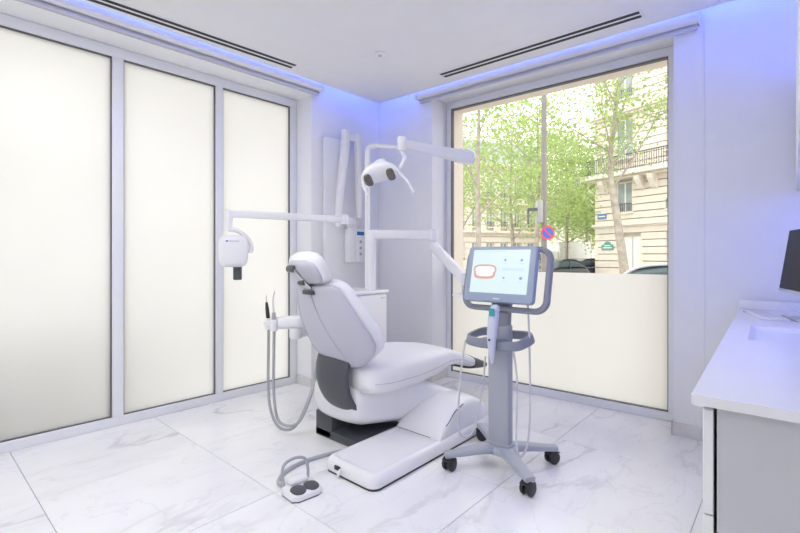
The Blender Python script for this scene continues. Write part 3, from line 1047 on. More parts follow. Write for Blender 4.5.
obj('elbow', lathe([(0.001, -0.04), (0.034, -0.038), (0.036, 0.036), (0.030, 0.04), (0.001, 0.041)], q0, (0, 0, 1), 20), M['white'], xr)
bm = bmesh.new(); add_tube(bm, [q0, q1], 1.0, n=14, flat=(0.026, 0.028))
obj('long_arm', bm, M['white'], xr)
obj('drop_stem', tube([q1 + V((0, 0, 0.03)), q1 + V((0, 0, 0.0)), q1 + V((0, 0, -0.12))], [0.026, 0.028, 0.022], n=16), M['white'], xr)
# head hangs from a C-shaped yoke
ad = (q0 - q1).normalized()
hc = q1 + V((0, 0, -0.275)) + ad * 0.03
obj('yoke', tube([q1 + V((0, 0, -0.115)), q1 + V((0, 0, -0.125)) + ad * 0.06, q1 + V((0, 0, -0.17)) + ad * 0.125, q1 + V((0, 0, -0.235)) + ad * 0.158, q1 + V((0, 0, -0.285)) + ad * 0.150], [0.020, 0.017, 0.016, 0.017, 0.020], n=12, sm=6), M['white'], xr)
pr = V((ad.x, ad.y, 0)).normalized(); pn = V((-pr.y, pr.x, 0))
Mh = Matrix((( pr.x, pn.x, 0, hc.x), (pr.y, pn.y, 0, hc.y), (0, 0, 1, hc.z), (0, 0, 0, 1)))
bm = bmesh.new()
secs = [(V((0, -0.075 + 0.15 * s, 0)), V((0.100 * k, 0, 0)), V((0, 0, 0.118 * k)), 4.2) for s, k in ((0, 0.72), (0.06, 0.86), (0.16, 0.96), (0.32, 1.0), (0.7, 1.0), (0.86, 0.95), (0.95, 0.86), (1.0, 0.7))]
xh = obj('tube_head', loft(secs, n=36, Mx=Mh), M['white'], xr, smooth=60)
side = 1 if (Mh.to_3x3() @ V((0, 1, 0))).dot(MLi.to_3x3() @ V((0, -1, 0))) > 0 else -1
obj('logo_mark', box((-0.062, side * 0.0745, 0.066), (-0.046, side * 0.0765, 0.077), M=Mh), M['plaque'], xh, smooth=0)
obj('logo_line', box((-0.040, side * 0.0745, 0.069), (0.030, side * 0.0762, 0.074), M=Mh), M['hose'], xh, smooth=0)
obj('cone', lathe([(0.001, 0.0), (0.031, 0.0), (0.031, -0.095), (0.027, -0.10), (0.001, -0.10)], hc + V((0, 0, -0.112)) + ad * 0.03, (0, 0, 1), 24), M['charcoal'], xr)
# folded vertical arms on the panel
bm = bmesh.new(); add_tube(bm, [V((0.235, -0.10, 1.46)), V((0.215, -0.12, 1.62)), V((0.30, -0.11, 2.20)), V((0.305, -0.11, 2.36))], [0.9, 1.0, 1.15, 1.1], n=14, sm=5, flat=(0.030, 0.030))
fa = obj('folded_arm', bm, M['white'], xr)
bm = bmesh.new(); add_tube(bm, [V((0.47, -0.12, 1.55)), V((0.465, -0.12, 1.80)), V((0.455, -0.11, 2.34))], [0.85, 1.0, 1.1], n=14, sm=5, flat=(0.030, 0.030))
obj('folded_arm', bm, M['white'], xr)
obj('arm_link', box((0.30, -0.125, 2.27), (0.46, -0.095, 2.33), 0.008), M['white'], xr)
obj('arm_link', box((0.29, -0.10, 2.22), (0.34, -0.04, 2.27), 0.006), M['white'], xr)
obj('cable', tube([V((0.47, -0.12, 1.56)), V((0.475, -0.11, 1.47)), V((0.455, -0.09, 1.40)), V((0.44, -0.08, 1.33))], 0.006, n=8, sm=5), M['cable'], xr)

cb = thing('control_box', 'white wall control box with a blue display and three round buttons', 'control box', ML @ V((0.335, -0.045, 1.12)), AL)
obj('body', box((0.0, -0.085, 0.0), (0.19, -0.001, 0.33), 0.018, 3), M['white_matte'], cb)
fr = obj('front_panel', box((0.075, -0.092, 0.01), (0.183, -0.084, 0.32), 0.004), M['white'], cb)
obj('display', box((0.088, -0.0945, 0.262), (0.178, -0.0915, 0.297), 0.001), M['blue_lcd'], fr)
for k in range(3):
    obj('button', lathe([(0.001, 0), (0.014, 0), (0.014, 0.004), (0.011, 0.006), (0.001, 0.006)], (0.133, -0.0915, 0.20 - 0.058 * k), (0, -1, 0), 16), M['hose'], fr)

# ------------------------------------------------------------------ scanner cart
CX, CY = -1.238, 2.262
cart = thing('scanner_cart', 'grey wheeled cart carrying a touch screen on a single column', 'medical cart', (CX, CY, 0))
obj('column', box((-0.068, -0.028, 0.118), (0.062, 0.030, 0.80), 0.012, 3), M['cart'], cart)
obj('column_foot', box((-0.076, -0.036, 0.108), (0.070, 0.038, 0.135), 0.008), M['cart'], cart)
obj('hub', prism(rounded_rect(0.19, 0.15, 0.05, 6), 0.082, 0.118, bev=0.012), M['cart'], cart, smooth=50)
wheel0 = None
for k, (wx, wy) in enumerate(((-0.185, -0.238), (0.255, -0.193), (0.206, 0.220), (-0.262, 0.232))):
    d = V((wx, wy, 0)); dn = d.normalized()
    bm = bmesh.new()
    add_tube(bm, [dn * 0.04 + V((0, 0, 0.098)), dn * 0.12 + V((0, 0, 0.104)), dn * (d.length - 0.03) + V((0, 0, 0.090)), dn * (d.length + 0.025) + V((0, 0, 0.086))], [1.25, 1.15, 0.85, 0.8], n=14, flat=(0.034, 0.018), sm=3)
    obj('leg', bm, M['cart'], cart)
    # twin wheel caster
    rz = math.atan2(dn.y, dn.x) + R((35, -60, 20, 80)[k])
    q = Matrix.Translation((wx, wy, 0)) @ Matrix.Rotation(rz, 4, 'Z')
    bm = bmesh.new()
    add_box(bm, (-0.016, -0.010, 0.030), (0.016, 0.010, 0.072), 0.004, M=q)
    add_tube(bm, [q @ V((-0.034, 0, 0.052)), q @ V((-0.018, 0, 0.071)), q @ V((0.012, 0, 0.074)), q @ V((0.036, 0, 0.060))], 1.0, n=10, flat=(0.026, 0.004))
    cas = obj('caster', bm, M['black'], cart)
    for s in (-1, 1):
        obj('wheel', lathe([(0.001, -0.010), (0.022, -0.010), (0.033, -0.008), (0.036, -0.004), (0.036, 0.004), (0.033, 0.008), (0.022, 0.010), (0.001, 0.010)],
                           q @ V((0, s * 0.020, 0.0362)), q.to_3x3() @ V((0, 1, 0)), 22), M['black'], cas)
# ring basket on both sides of the column
for s in (-1, 1):
    cx = 0.14 * s
    pts = [V((0.05 * s, -0.105, 0.697)), V((0.115 * s, -0.108, 0.702)), V((0.155 * s, -0.095, 0.709)), V((0.168 * s, -0.055, 0.717)), V((0.168 * s, 0.03, 0.727)), V((0.15 * s, 0.075, 0.732)), V((0.10 * s, 0.088, 0.734)), V((0.03 * s, 0.08, 0.732))]
    bm = bmesh.new(); add_tube(bm, pts, 1.0, n=12, sm=5, flat=(0.009, 0.026))
    obj('basket_ring', bm, M['cart_dark'], cart)
bm = bmesh.new()
add_box(bm, (-0.085, -0.118, 0.672), (0.075, -0.030, 0.724), 0.012)
obj('holder_block', bm, M['cart_dark'], cart)
# neck from the column to the yoke
bm = bmesh.new(); add_tube(bm, [V((0.0, 0.0, 0.72)), V((0.0, 0.0, 0.80)), V((0.005, 0.002, 0.90)), V((0.01, 0.03, 1.0))], 1.0, n=14, sm=4, flat=(0.058, 0.028))
obj('neck', bm, M['cart_dark'], cart)
# screen assembly frame: local axes sx (right), su (up along tilted screen), sn (towards viewer)
tl = R(13.5)
syaw = R(1.5)
sx = V((math.cos(syaw), math.sin(syaw), 0)); su = V((-math.sin(syaw) * math.sin(tl), math.cos(syaw) * math.sin(tl), math.cos(tl))); sn = sx.cross(su)
SC = V((-1.222 - CX, 2.225 - CY, 1.080))
MS = Matrix(((sx.x, su.x, sn.x, SC.x), (sx.y, su.y, sn.y, SC.y), (sx.z, su.z, sn.z, SC.z), (0, 0, 0, 1)))
rr = rounded_rect(0.49, 0.34, 0.06, 7)
loop = [MS @ V((x + 0.012, y - 0.015, -0.055)) for x, y in rr]
bm = bmesh.new()
rings = []
N = len(loop)
for i in range(N):
    p = loop[i]; tt = (loop[(i + 1) % N] - loop[i - 1]).normalized()
    a = sn; b = tt.cross(a).normalized()
    ring = []
    for k in range(12):
        an = 2 * math.pi * (k + .5) / 12
        c_, s_ = math.cos(an), math.sin(an)
        ring.append(bm.verts.new(p + a * 0.022 * math.copysign(abs(c_) ** .6, c_) + b * 0.016 * math.copysign(abs(s_) ** .6, s_)))
    rings.append(ring)
skin(bm, rings, False, True)
obj('handle_loop', bm, M['cart_dark'], cart)
mon = obj('monitor', prism(rounded_rect(0.415, 0.315, 0.022, 5), -0.022, 0.016, M=MS, bev=0.006), M['bezel'], cart, smooth=50)
obj('screen', prism(rounded_rect(0.345, 0.246, 0.004, 2), 0.0158, 0.0172, M=MS @ Matrix.Translation((0, 0.014, 0))), M['screen'], mon, smooth=0)
zs = 0.0175


def flat_poly(name, pts, m, par=mon, z=zs, th=0.0006):
    return obj(name, prism(pts, z, z + th, M=MS), m, par, smooth=0)


def arc_band(cx, cy, rx, ry, w_, a0, a1, n=18):
    o = [(cx + rx * math.cos(R(a0 + (a1 - a0) * i / n)), cy + ry * math.sin(R(a0 + (a1 - a0) * i / n))) for i in range(n + 1)]
    i_ = [(cx + (rx - w_) * math.cos(R(a0 + (a1 - a0) * i / n)), cy + (ry - w_) * math.sin(R(a0 + (a1 - a0) * i / n))) for i in range(n, -1, -1)]
    return o + i_


jx, jy = -0.088, 0.012


def band_mesh(name, cx, cy, rx, ry, wd, a0, a1, m, z):
    bm = bmesh.new()
    n = 20
    P = []
    for i in range(n + 1):
        a = R(a0 + (a1 - a0) * i / n)
        c_, s_ = math.cos(a), math.sin(a)
        c_ = math.copysign(abs(c_) ** 0.55, c_); s_ = math.copysign(abs(s_) ** 0.55, s_)
        P.append((bm.verts.new(MS @ V((cx + rx * c_, cy + ry * s_, z))), bm.verts.new(MS @ V((cx + (rx - wd) * c_, cy + (ry - wd) * s_, z)))))
    for i in range(n):
        bm.faces.new((P[i][0], P[i + 1][0], P[i + 1][1], P[i][1]))
    return obj(name, bm, m, mon, smooth=0)


band_mesh('gum_picture', jx, jy, 0.072, 0.040, 0.009, 0, 180, M['gum'], zs + 0.0004)
band_mesh('gum_picture', jx, jy, 0.068, 0.042, 0.013, 180, 360, M['gum'], zs + 0.0004)
for k in range(-4, 5):
    for s in (-1, 1):
        flat_poly('tooth_picture', [(jx + k * 0.0128 + a * 0.0058, jy + s * 0.015 + b * 0.0145) for a, b in ((-1, -1), (1, -1), (1, 1), (-1, 1))], M['tooth'], th=0.0003)
for x, y, s in ((0.032, 0.078, 0.007), (0.128, 0.078, 0.008), (0.032, -0.022, 0.006), (0.132, -0.022, 0.009)):
    flat_poly('icon', [(x + s * math.cos(R(a)), y + s * math.sin(R(a))) for a in range(0, 360, 30)], M['icon'])
    flat_poly('icon_caption', [(x + a * 0.014, y - 0.020 + b * 0.003) for a, b in ((-1, -1), (1, -1), (1, 1), (-1, 1))], M['icon_pale'])
flat_poly('slider_bar', [(0.083 + a * 0.066, 0.026 + b * 0.007) for a, b in ((-1, -1), (1, -1), (1, 1), (-1, 1))], M['icon_pale'])
flat_poly('maker_mark', [(0.0 + a * 0.020, -0.139 + b * 0.005) for a, b in ((-1, -1), (1, -1), (1, 1), (-1, 1))], M['cable'], z=0.0155)
flat_poly('title_line', [(-0.07 + a * 0.09, 0.127 + b * 0.0025) for a, b in ((-1, -1), (1, -1), (1, 1), (-1, 1))], M['icon_pale'])
obj('rear_mount', box((-0.06, -0.05, -0.058), (0.06, 0.05, -0.020), 0.01, M=MS), M['cart_dark'], cart)
# hanging leads
obj('lead', tube([V((-0.175, -0.095, 0.70)), V((-0.19, -0.11, 0.55)), V((-0.205, -0.12, 0.30)), V((-0.205, -0.10, 0.15)), V((-0.15, -0.05, 0.17)), V((-0.11, -0.02, 0.40)), V((-0.10, 0.0, 0.60))], 0.0055, n=8, sm=8), M['cable'], cart)
obj('lead', tube([V((0.15, 0.02, 0.98)), V((0.17, 0.0, 0.75)), V((0.185, -0.02, 0.40)), V((0.175, -0.03, 0.18)), V((0.135, -0.04, 0.10)), V((0.115, -0.04, 0.20)), V((0.12, -0.04, 0.50)), V((0.10, -0.06, 0.715))], 0.0055, n=8, sm=8), M['cable'], cart)
# scanner wand in the holder
wand = thing('intraoral_scanner', 'pale lilac scanner wand with teal label held upright in the cart holder', 'scanner', (CX + 0.012, CY - 0.148, 0.60))
bm = bmesh.new()
secs = []
for z, wx, wy, y in ((0.0, 0.008, 0.008, 0.03), (0.05, 0.015, 0.014, 0.018), (0.11, 0.022, 0.019, 0.006), (0.17, 0.026, 0.022, 0.0), (0.25, 0.027, 0.024, 0.0), (0.29, 0.026, 0.024, 0.004), (0.315, 0.020, 0.018, 0.008), (0.322, 0.010, 0.010, 0.01)):
    secs.append((V((0.10 * z, y, z)), V((wx, 0, 0)), V((0, wy, 0)), 2.8))
obj('wand_body', loft(secs, n=20), M['wand'], wand, smooth=60)
obj('label_patch', box((0.012, -0.0265, 0.262), (0.046, -0.022, 0.305), 0.002), M['teal'], wand)
obj('button', lathe([(0.001, 0), (0.007, 0), (0.006, 0.004), (0.001, 0.004)], (0.012, -0.0205, 0.135), (0, -1, 0), 14), M['charcoal'], wand)

# ------------------------------------------------------------------ counter on the right
N0 = V((-0.174, 1.198, 0)); F0 = V((-0.242, 3.39, 0))
cd = (F0 - N0).normalized(); AC = math.atan2(cd.y, cd.x) - math.pi / 2
Lc = (F0 - N0).length - 0.004
ZC = 0.866
wt = thing('worktop', 'white solid worktop with a sunken basin along the window wall corner', 'worktop', N0, AC)
WD = 0.58
sx0, sx1, sy0, sy1 = 0.075, 0.42, 0.92, 1.38
bm = bmesh.new()
for lo, hi in (((0, 0), (WD, sy0)), ((0, sy1), (WD, Lc)), ((0, sy0), (sx0, sy1)), ((sx1, sy0), (WD, sy1))):
    add_box(bm, (lo[0], lo[1], ZC - 0.022), (hi[0], hi[1], ZC))
bmesh.ops.remove_doubles(bm, verts=bm.verts[:], dist=1e-5)
obj('slab', bm, M['counter'], wt, smooth=0)
bm = bmesh.new()
rings = []
for z, ins, r_ in ((ZC, -0.002, 0.004), (ZC - 0.004, 0.004, 0.02), (ZC - 0.008, 0.010, 0.03), (ZC - 0.013, 0.02, 0.04), (ZC - 0.016, 0.05, 0.05)):
    rings.append([bm.verts.new(((sx0 + sx1) / 2 + x, (sy0 + sy1) / 2 + y, z)) for x, y in rounded_rect(sx1 - sx0 - 2 * ins, sy1 - sy0 - 2 * ins, r_, 5)])
skin(bm, rings, False)
bm.faces.new(rings[-1])
obj('basin', bm, M['counter'], wt, smooth=50)
obj('upstand', box((0.0, Lc - 0.016, ZC), (WD, Lc - 0.001, ZC + 0.05), 0.002), M['counter'], wt)
cbn = thing('base_cabinet', 'pale grey base cabinet with drawers under the white worktop', 'cabinet', N0, AC)
obj('end_panel', box((0.0465, 0.022, 0.0), (WD, 0.042, ZC - 0.0225)), M['cabinet'], cbn, smooth=0)
obj('carcass', box((0.050, 0.045, 0.08), (WD, Lc - 0.02, ZC - 0.0225)), M['black'], cbn, smooth=0)
obj('plinth', box((0.09, 0.05, 0.0), (WD - 0.02, Lc - 0.03, 0.08)), M['charcoal'], cbn, smooth=0)
for j in range(4):
    ya = 0.022 + j * (Lc - 0.05) / 4; yb = ya + (Lc - 0.05) / 4 - 0.004
    zz = [0.085, 0.36, 0.595, ZC - 0.03]
    for k in range(3):
        obj('drawer', box((0.020, ya, zz[k]), (0.040, yb, zz[k + 1] - 0.004), 0.0015, 1), M['white_matte'], cbn, smooth=0)

uc = thing('wall_cabinet', 'white wall cabinet hanging above the worktop', 'cabinet', (0.012, 1.5, 1.545))
obj('carcass', box((0.02, 0.0, 0.0), (X_RIGHT - 0.014, 1.86, 0.66), 0.002), M['white_matte'], uc, smooth=0)
for j in range(3):
    obj('door', box((0.0, j * 0.62 + 0.002, 0.002), (0.019, j * 0.62 + 0.618, 0.658), 0.002), M['white_matte'], uc, smooth=0)
for z, nm, lab in ((1.537, 'led_strip', 'blue led tape under the white wall cabinet'), (2.207, 'led_strip', 'blue led tape on top of the white wall cabinet')):
    tag(obj(nm, box((0.20, 1.55, z), (0.22, 3.33, z + 0.007)), M['led_cabinet'], smooth=0), lab, 'led strip', 'blue cabinet lighting')

# black desktop monitor, seen edge on
dm = thing('desktop_monitor', 'black desktop monitor with a silver lower edge standing on the worktop', 'monitor', (-0.022, 2.98, ZC), math.atan2(-0.9685, 0.2495))
tm = Matrix.Translation((0.0, 0.0, 0.0)) @ Matrix.Rotation(R(-8), 4, 'X')
obj('screen_panel', box((-0.22, 0.0, 0.145), (0.30, 0.022, 0.46), 0.004, M=tm), M['slot'], dm)
obj('lower_edge', box((-0.22, -0.002, 0.130), (0.30, 0.022, 0.145), 0.003, M=tm), M['chrome'], dm)
obj('stand', box((0.0, 0.05, 0.008), (0.08, 0.075, 0.30), 0.006), M['chrome'], dm)
obj('stand_foot', box((-0.08, 0.0, 0.0), (0.16, 0.14, 0.010), 0.004), M['chrome'], dm)
kb = thing('keyboard', 'slim white keyboard lying on the worktop by the monitor', 'keyboard', (-0.02, 2.98, ZC), math.atan2(-0.9685, 0.2495))
obj('keyboard_tray', box((-0.26, -0.135, 0.0), (0.12, -0.02, 0.010), 0.003), M['white'], kb)
bm = bmesh.new()
for i in range(14):
    for j in range(4):
        add_box(bm, (-0.25 + i * 0.026, -0.128 + j * 0.026, 0.010), (-0.228 + i * 0.026, -0.106 + j * 0.026, 0.0135))
ks = obj('keys', bm, M['white_matte'], kb, smooth=0)
ks['kind'] = 'stuff'

# ------------------------------------------------------------------ outside: ground, buildings, trees, street furniture
GZ = -0.42
bm = bmesh.new()
add_box(bm, (-90, 3.95, GZ - 0.2), (60, 130, GZ))
add_box(bm, (-90, -40, GZ - 0.2), (-3.95, 3.95, GZ))
gd = structure(obj('floor_street', bm, M['asphalt'], smooth=0))
structure(obj('floor_pavement', box((-25, 3.96, GZ), (20, 7.6, GZ + 0.12)), M['pavement'], smooth=0))

_fwd = V((-math.sin(R(41.449)), math.cos(R(41.449)), 0)); _rgt = V((math.cos(R(41.449)), math.sin(R(41.449)), 0))


def ground_at(px, depth, z=None):
    """spot on the street: bearing of a picture column, at a real distance"""
    p = _rgt * ((px - 400.0) / 445.0 * depth) + _fwd * depth
    return V((p.x, p.y, GZ if z is None else z))


def facade(name, label, A, B, height, openings, course, ledges, group=None, depth=8.0, trims=True, roof=True, rail_levels=()):
    """stone front from A to B (street side on the right hand when walking A->B is local -y)
    openings: (x, z0, w, h, kind)"""
    d = B - A
    L = d.length
    t = thing(name, label, 'building', (A.x, A.y, GZ), math.atan2(d.y, d.x), group)
    obj('wall', box((0, 0.30, 0), (L, depth, height), 0), M['stone_joint'], t, smooth=0)
    z = 0.0
    while z < height - 0.01:
        z1 = min(z + course, height)
        cuts = sorted([(o[0] - o[2] / 2, o[0] + o[2] / 2) for o in openings if o[1] < z1 - 0.02 and o[1] + o[3] > z + 0.02])
        x = 0.0
        spans = []
        for a, b in cuts:
            if a > x:
                spans.append((x, a))
            x = max(x, b)
        if x < L:
            spans.append((x, L))
        for a, b in spans:
            obj('stone_course', box((a, 0.0, z + 0.025), (b, 0.32, z1 - 0.025)), M['stone'], t, smooth=0)
        obj_needed = None
        z = z1
    bmj = bmesh.new()
    first = True
    z = 0.0
    bmj.free()
    for x, z0, w_, h_, kind in openings:
        fr = obj('window' if kind != 'door' else 'door', bars_xz(x, z0, w_, h_), M['shutter'], t, smooth=0)
        if kind == 'door':
            obj('door_leaf', box((x - w_ / 2 + 0.06, 0.20, z0), (x + w_ / 2 - 0.06, 0.27, z0 + h_ - 0.06)), M['shutter'], fr, smooth=0)
        else:
            for s in (-1, 1):
                obj('pane', box((x + (-w_ / 2 + 0.08 if s < 0 else 0.04), 0.235, z0 + 0.08), (x + (-0.04 if s < 0 else w_ / 2 - 0.08), 0.255, z0 + h_ - 0.08)), M['win_glass'], fr, smooth=0)
        if trims:
            obj('sill', box((x - w_ / 2 - 0.12, -0.10, z0 - 0.12), (x + w_ / 2 + 0.12, 0.1, z0), 0.02), M['stone_trim'], t, smooth=0)
        if kind == 'rail':
            bmr = bmesh.new()
            add_box(bmr, (x - w_ / 2, -0.09, z0 + 0.50), (x + w_ / 2, -0.05, z0 + 0.55))
            n = int(w_ / 0.13)
            for i in range(n + 1):
                xx = x - w_ / 2 + w_ * i / n
                add_box(bmr, (xx - 0.012, -0.08, z0), (xx + 0.012, -0.056, z0 + 0.5))
            r_ = obj('balcony_rail', bmr, M['iron'], t, smooth=0)
            r_['kind'] = 'stuff'
    for z0, h_, out in ledges:
        obj('cornice', box((-out * 0.6, -out, z0), (L, 0.05, z0 + h_), 0.03), M['stone_trim'], t, smooth=0)
        obj('cornice_moulding', box((-out * 0.3, -out * 0.55, z0 - h_ * 0.5), (L, 0.05, z0), 0.03), M['stone_trim'], t, smooth=0)
    for z0, out in rail_levels:
        bmr = bmesh.new()
        add_box(bmr, (-0.2, -out + 0.02, z0 + 0.92), (L, -out + 0.08, z0 + 0.98))
        add_box(bmr, (-0.2, -out + 0.02, z0 + 0.08), (L, -out + 0.06, z0 + 0.12))
        n = int(L / 0.14)
        for i in range(n):
            xx = L * i / n
            add_box(bmr, (xx - 0.012, -out + 0.03, z0), (xx + 0.012, -out + 0.055, z0 + 0.92))
        r_ = obj('balcony_rail', bmr, M['iron'], t, smooth=0)
        r_['kind'] = 'stuff'
    if roof:
        bmr = bmesh.new()
        vs = [(0, 0.5, height), (L, 0.5, height), (L, depth, height), (0, depth, height), (0.3, 2.2, height + 3), (L - 0.3, 2.2, height + 3), (L - 0.3, depth - 1, height + 3), (0.3, depth - 1, height + 3)]
        q = [bmr.verts.new(v) for v in vs]
        for f in ((0, 1, 5, 4), (1, 2, 6, 5), (2, 3, 7, 6), (3, 0, 4, 7), (4, 5, 6, 7), (3, 2, 1, 0)):
            bmr.faces.new([q[i] for i in f])
        obj('roof', bmr, M['slate'], t, smooth=0)
    return t


def bars_xz(x, z0, w_, h_):
    bm = bmesh.new()
    a, b = x - w_ / 2, x + w_ / 2
    for lo, hi in (((a, z0), (a + 0.08, z0 + h_)), ((b - 0.08, z0), (b, z0 + h_)), ((a, z0 + h_ - 0.08), (b, z0 + h_)), ((a, z0), (b, z0 + 0.08)), ((x - 0.04, z0), (x + 0.04, z0 + h_))):
        add_box(bm, (lo[0], 0.20, lo[1]), (hi[0], 0.28, hi[1]))
    return bm


# corner building across the street, right
A = ground_at(595, 30.0); B = ground_at(670, 25.7)
B = A + (B - A).normalized() * 16.0
ops = []
for i in range(5):
    x = 2.05 + i * 3.3
    if x > 15:
        continue
    ops.append((x, 4.40, 1.15, 1.95, 'rail'))
    ops.append((x, 7.85, 1.25, 2.5, 'plain'))
    ops.append((x, 11.6, 1.2, 2.3, 'rail'))
    ops.append((x + (0.5 if i == 0 else 0), 0.25, 1.3, 2.6, 'door' if i % 2 == 0 else 'plain'))
cb_ = facade('corner_building', 'pale stone corner building with iron balconies across the street', A, B, 16.0, ops, 0.44,
             [(6.62, 0.28, 0.85), (3.55, 0.16, 0.22), (10.6, 0.25, 0.5), (15.6, 0.5, 0.7)], rail_levels=((6.90, 0.85),))
for i in range(5):
    for s in (-1, 1):
        x = 2.05 + i * 3.3 + s * 1.25
        if 0.2 < x < 15.7:
            obj('balcony_bracket', prism([(-0.0, 0.0), (-0.7, 0.0), (-0.62, -0.25), (-0.2, -0.75), (0.0, -0.85)], -0.16, 0.16,
                M=Matrix(((0, 0, 1, x), (1, 0, 0, 0), (0, 1, 0, 6.5), (0, 0, 0, 1)))), M['stone_trim'], cb_, smooth=0)
sp = thing('street_sign', 'small blue enamel street name plate on the corner building', 'street sign', cb_.matrix_basis @ V((0.55, -0.02, 4.25)), cb_.rotation_euler.z)
obj('plate', box((-0.32, -0.03, -0.17), (0.32, -0.005, 0.17), 0.01), M['plaque'], sp, smooth=0)
obj('lettering', box((-0.24, -0.034, -0.035), (0.24, -0.029, 0.035)), M['shutter'], sp, smooth=0)
sp = thing('street_plaque', 'arched green enamel plaque low on the corner building', 'street sign', cb_.matrix_basis @ V((0.95, -0.02, 2.25)), cb_.rotation_euler.z)
pl = [(-0.42, -0.22), (0.42, -0.22), (0.42, 0.12)] + [(0.24 * math.cos(R(a)), 0.14 + 0.20 * math.sin(R(a))) for a in range(0, 181, 20)] + [(-0.42, 0.12)]
obj('plate', prism(pl, 0.0, 0.03, M=Matrix(((1, 0, 0, 0), (0, 0, -1, 0), (0, 1, 0, 0), (0, 0, 0, 1)))), M['plaque_green'], sp, smooth=0)
for zz, hw in ((0.06, 0.22), (-0.08, 0.32)):
    obj('lettering', box((-hw, -0.036, zz - 0.03), (hw, -0.031, zz + 0.03)), M['shutter'], sp, smooth=0)

# long stone block beyond, left
A = ground_at(405, 44.0); B = ground_at(546, 50.0)
ops = []
L_ = (B - A).length
n = int(L_ / 1.75)
for i in range(n):
    x = 1.0 + i * 1.75
    if x > L_ - 0.8:
        continue
    ops.append((x, 4.75, 0.85, 1.75, 'rail'))
    ops.append((x, 1.6, 0.95, 1.5, 'plain'))
    ops.append((x, 7.9, 0.85, 1.8, 'rail'))
facade('apartment_block', 'long beige stone apartment block beyond the trees', A, B, 11.5, ops, 0.62, [(4.1, 0.22, 0.5), (7.2, 0.2, 0.35), (11.1, 0.4, 0.6)])
# far end of the street
A = ground_at(548, 78.0); B = ground_at(604, 60.0)
ops = []
L_ = (B - A).length
for i in range(int(L_ / 2.6)):
    x = 1.3 + i * 2.6
    for z in (1.2, 4.6, 8.0):
        ops.append((x, z, 1.2, 2.2, 'plain'))
facade('terrace_building', 'pale building closing the far end of the street', A, B, 12.0, ops, 0.85, [(3.9, 0.25, 0.4), (7.4, 0.25, 0.4), (11.6, 0.4, 0.6)], trims=False)


# ---- trees
def tree(name, label, base, path, r0, seed, leaves, spread, leafmat='leaf', branches=9, blen=2.2, size=0.16, lean=None, start=0.45, group='street trees', zc=None):
    rg = random.Random(seed)
    t = thing(name, label, 'tree', base, 0, group)
    bm = bmesh.new()
    pts = smooth_path([V(p) for p in path], 5)
    m = len(pts)
    add_tube(bm, pts, [r0 * (1 - 0.72 * i / (m - 1)) for i in range(m)], n=10)
    tips = [pts[-1]]
    tops = []
    for k in range(branches):
        s = start + (1 - start) * (k + rg.random() * 0.6) / branches
        i = min(int(s * (m - 1)), m - 1)
        p = pts[i]
        an = k * 2.4 + rg.uniform(-.4, .4)
        el = rg.uniform(0.35, 1.0)
        d = V((math.cos(an) * math.cos(el), math.sin(an) * math.cos(el), math.sin(el)))
        ln = blen * (1.15 - 0.5 * s) * rg.uniform(0.8, 1.2)
        q1 = p + d * ln * 0.5 + V((rg.uniform(-.15, .15), rg.uniform(-.15, .15), 0.1))
        q2 = p + d * ln + V((0, 0, ln * 0.15))
        rb = r0 * (1 - 0.72 * s) * 0.42
        br = smooth_path([p, q1, q2], 4)
        add_tube(bm, br, [rb * (1 - 0.75 * j / (len(br) - 1)) for j in range(len(br))], n=6)
        for j in range(4):
            s2 = 0.35 + 0.2 * j
            pb = br[min(int(s2 * (len(br) - 1)), len(br) - 1)]
            d2 = (d + V((rg.uniform(-1, 1), rg.uniform(-1, 1), rg.uniform(-.3, .8))) * 0.9).normalized()
            tp = pb + d2 * ln * rg.uniform(0.3, 0.55)
            add_tube(bm, [pb, (pb + tp) / 2 + V((0, 0, 0.05)), tp], [rb * 0.4, rb * 0.28, rb * 0.12], n=5)
            tips.append(tp)
            tips.append((pb + tp) / 2)
        tips.append(q2)
    obj('trunk', bm, M['bark'], t, smooth=60)
    vs, fs = [], []
    for k in range(leaves):
        c = rg.choice(tips) + V((rg.gauss(0, spread), rg.gauss(0, spread), rg.gauss(0, spread * 0.8)))
        q = Quaternion((rg.gauss(0, 1), rg.gauss(0, 1), rg.gauss(0, 1), rg.gauss(0, 1))).normalized()
        s = size * rg.uniform(0.6, 1.25)
        i0 = len(vs)
        for a, b in ((-0.5, 0), (-0.15, -0.38), (0.5, 0), (-0.15, 0.38)):
            vs.append(tuple(c + q @ V((a * s, b * s, 0.0))))
        fs.append((i0, i0 + 1, i0 + 2, i0 + 3))
    me = bpy.data.meshes.new('foliage')
    me.from_pydata(vs, [], fs)
    me.materials.append(M[leafmat])
    o = bpy.data.objects.new('foliage', me)
    COL.objects.link(o)
    o.parent = t
    o['kind'] = 'stuff'
    return t


tree('plane_tree', 'young plane tree with a straight slim trunk by the near pavement', ground_at(478, 14.0),
     [(0, 0, 0), (0.02, 0, 2.0), (-0.04, 0.05, 4.2), (0.03, 0, 6.2), (0.0, 0, 8.6)], 0.105, 3, 2700, 0.50, branches=12, blen=2.4, size=0.13, start=0.38)
tree('plane_tree', 'leaning plane tree with pale mottled bark before the corner building', ground_at(627, 18.0),
     [(0, 0, 0), (-0.14, -0.05, 1.5), (-0.38, -0.1, 3.4), (-0.55, -0.1, 4.6), (-0.62, 0, 5.9), (-0.35, 0, 8.2), (-0.1, 0, 9.8)], 0.19, 11, 3300, 0.55, branches=11, blen=3.4, size=0.15, start=0.48)
tree('plane_tree', 'leafy tree further down the street behind the signal pole', ground_at(512, 27.0),
     [(0, 0, 0), (0.05, 0, 2.6), (-0.1, 0, 5.0), (0, 0, 9.0)], 0.14, 5, 3800, 0.75, 'leaf2', branches=12, blen=3.2, size=0.19, start=0.32)
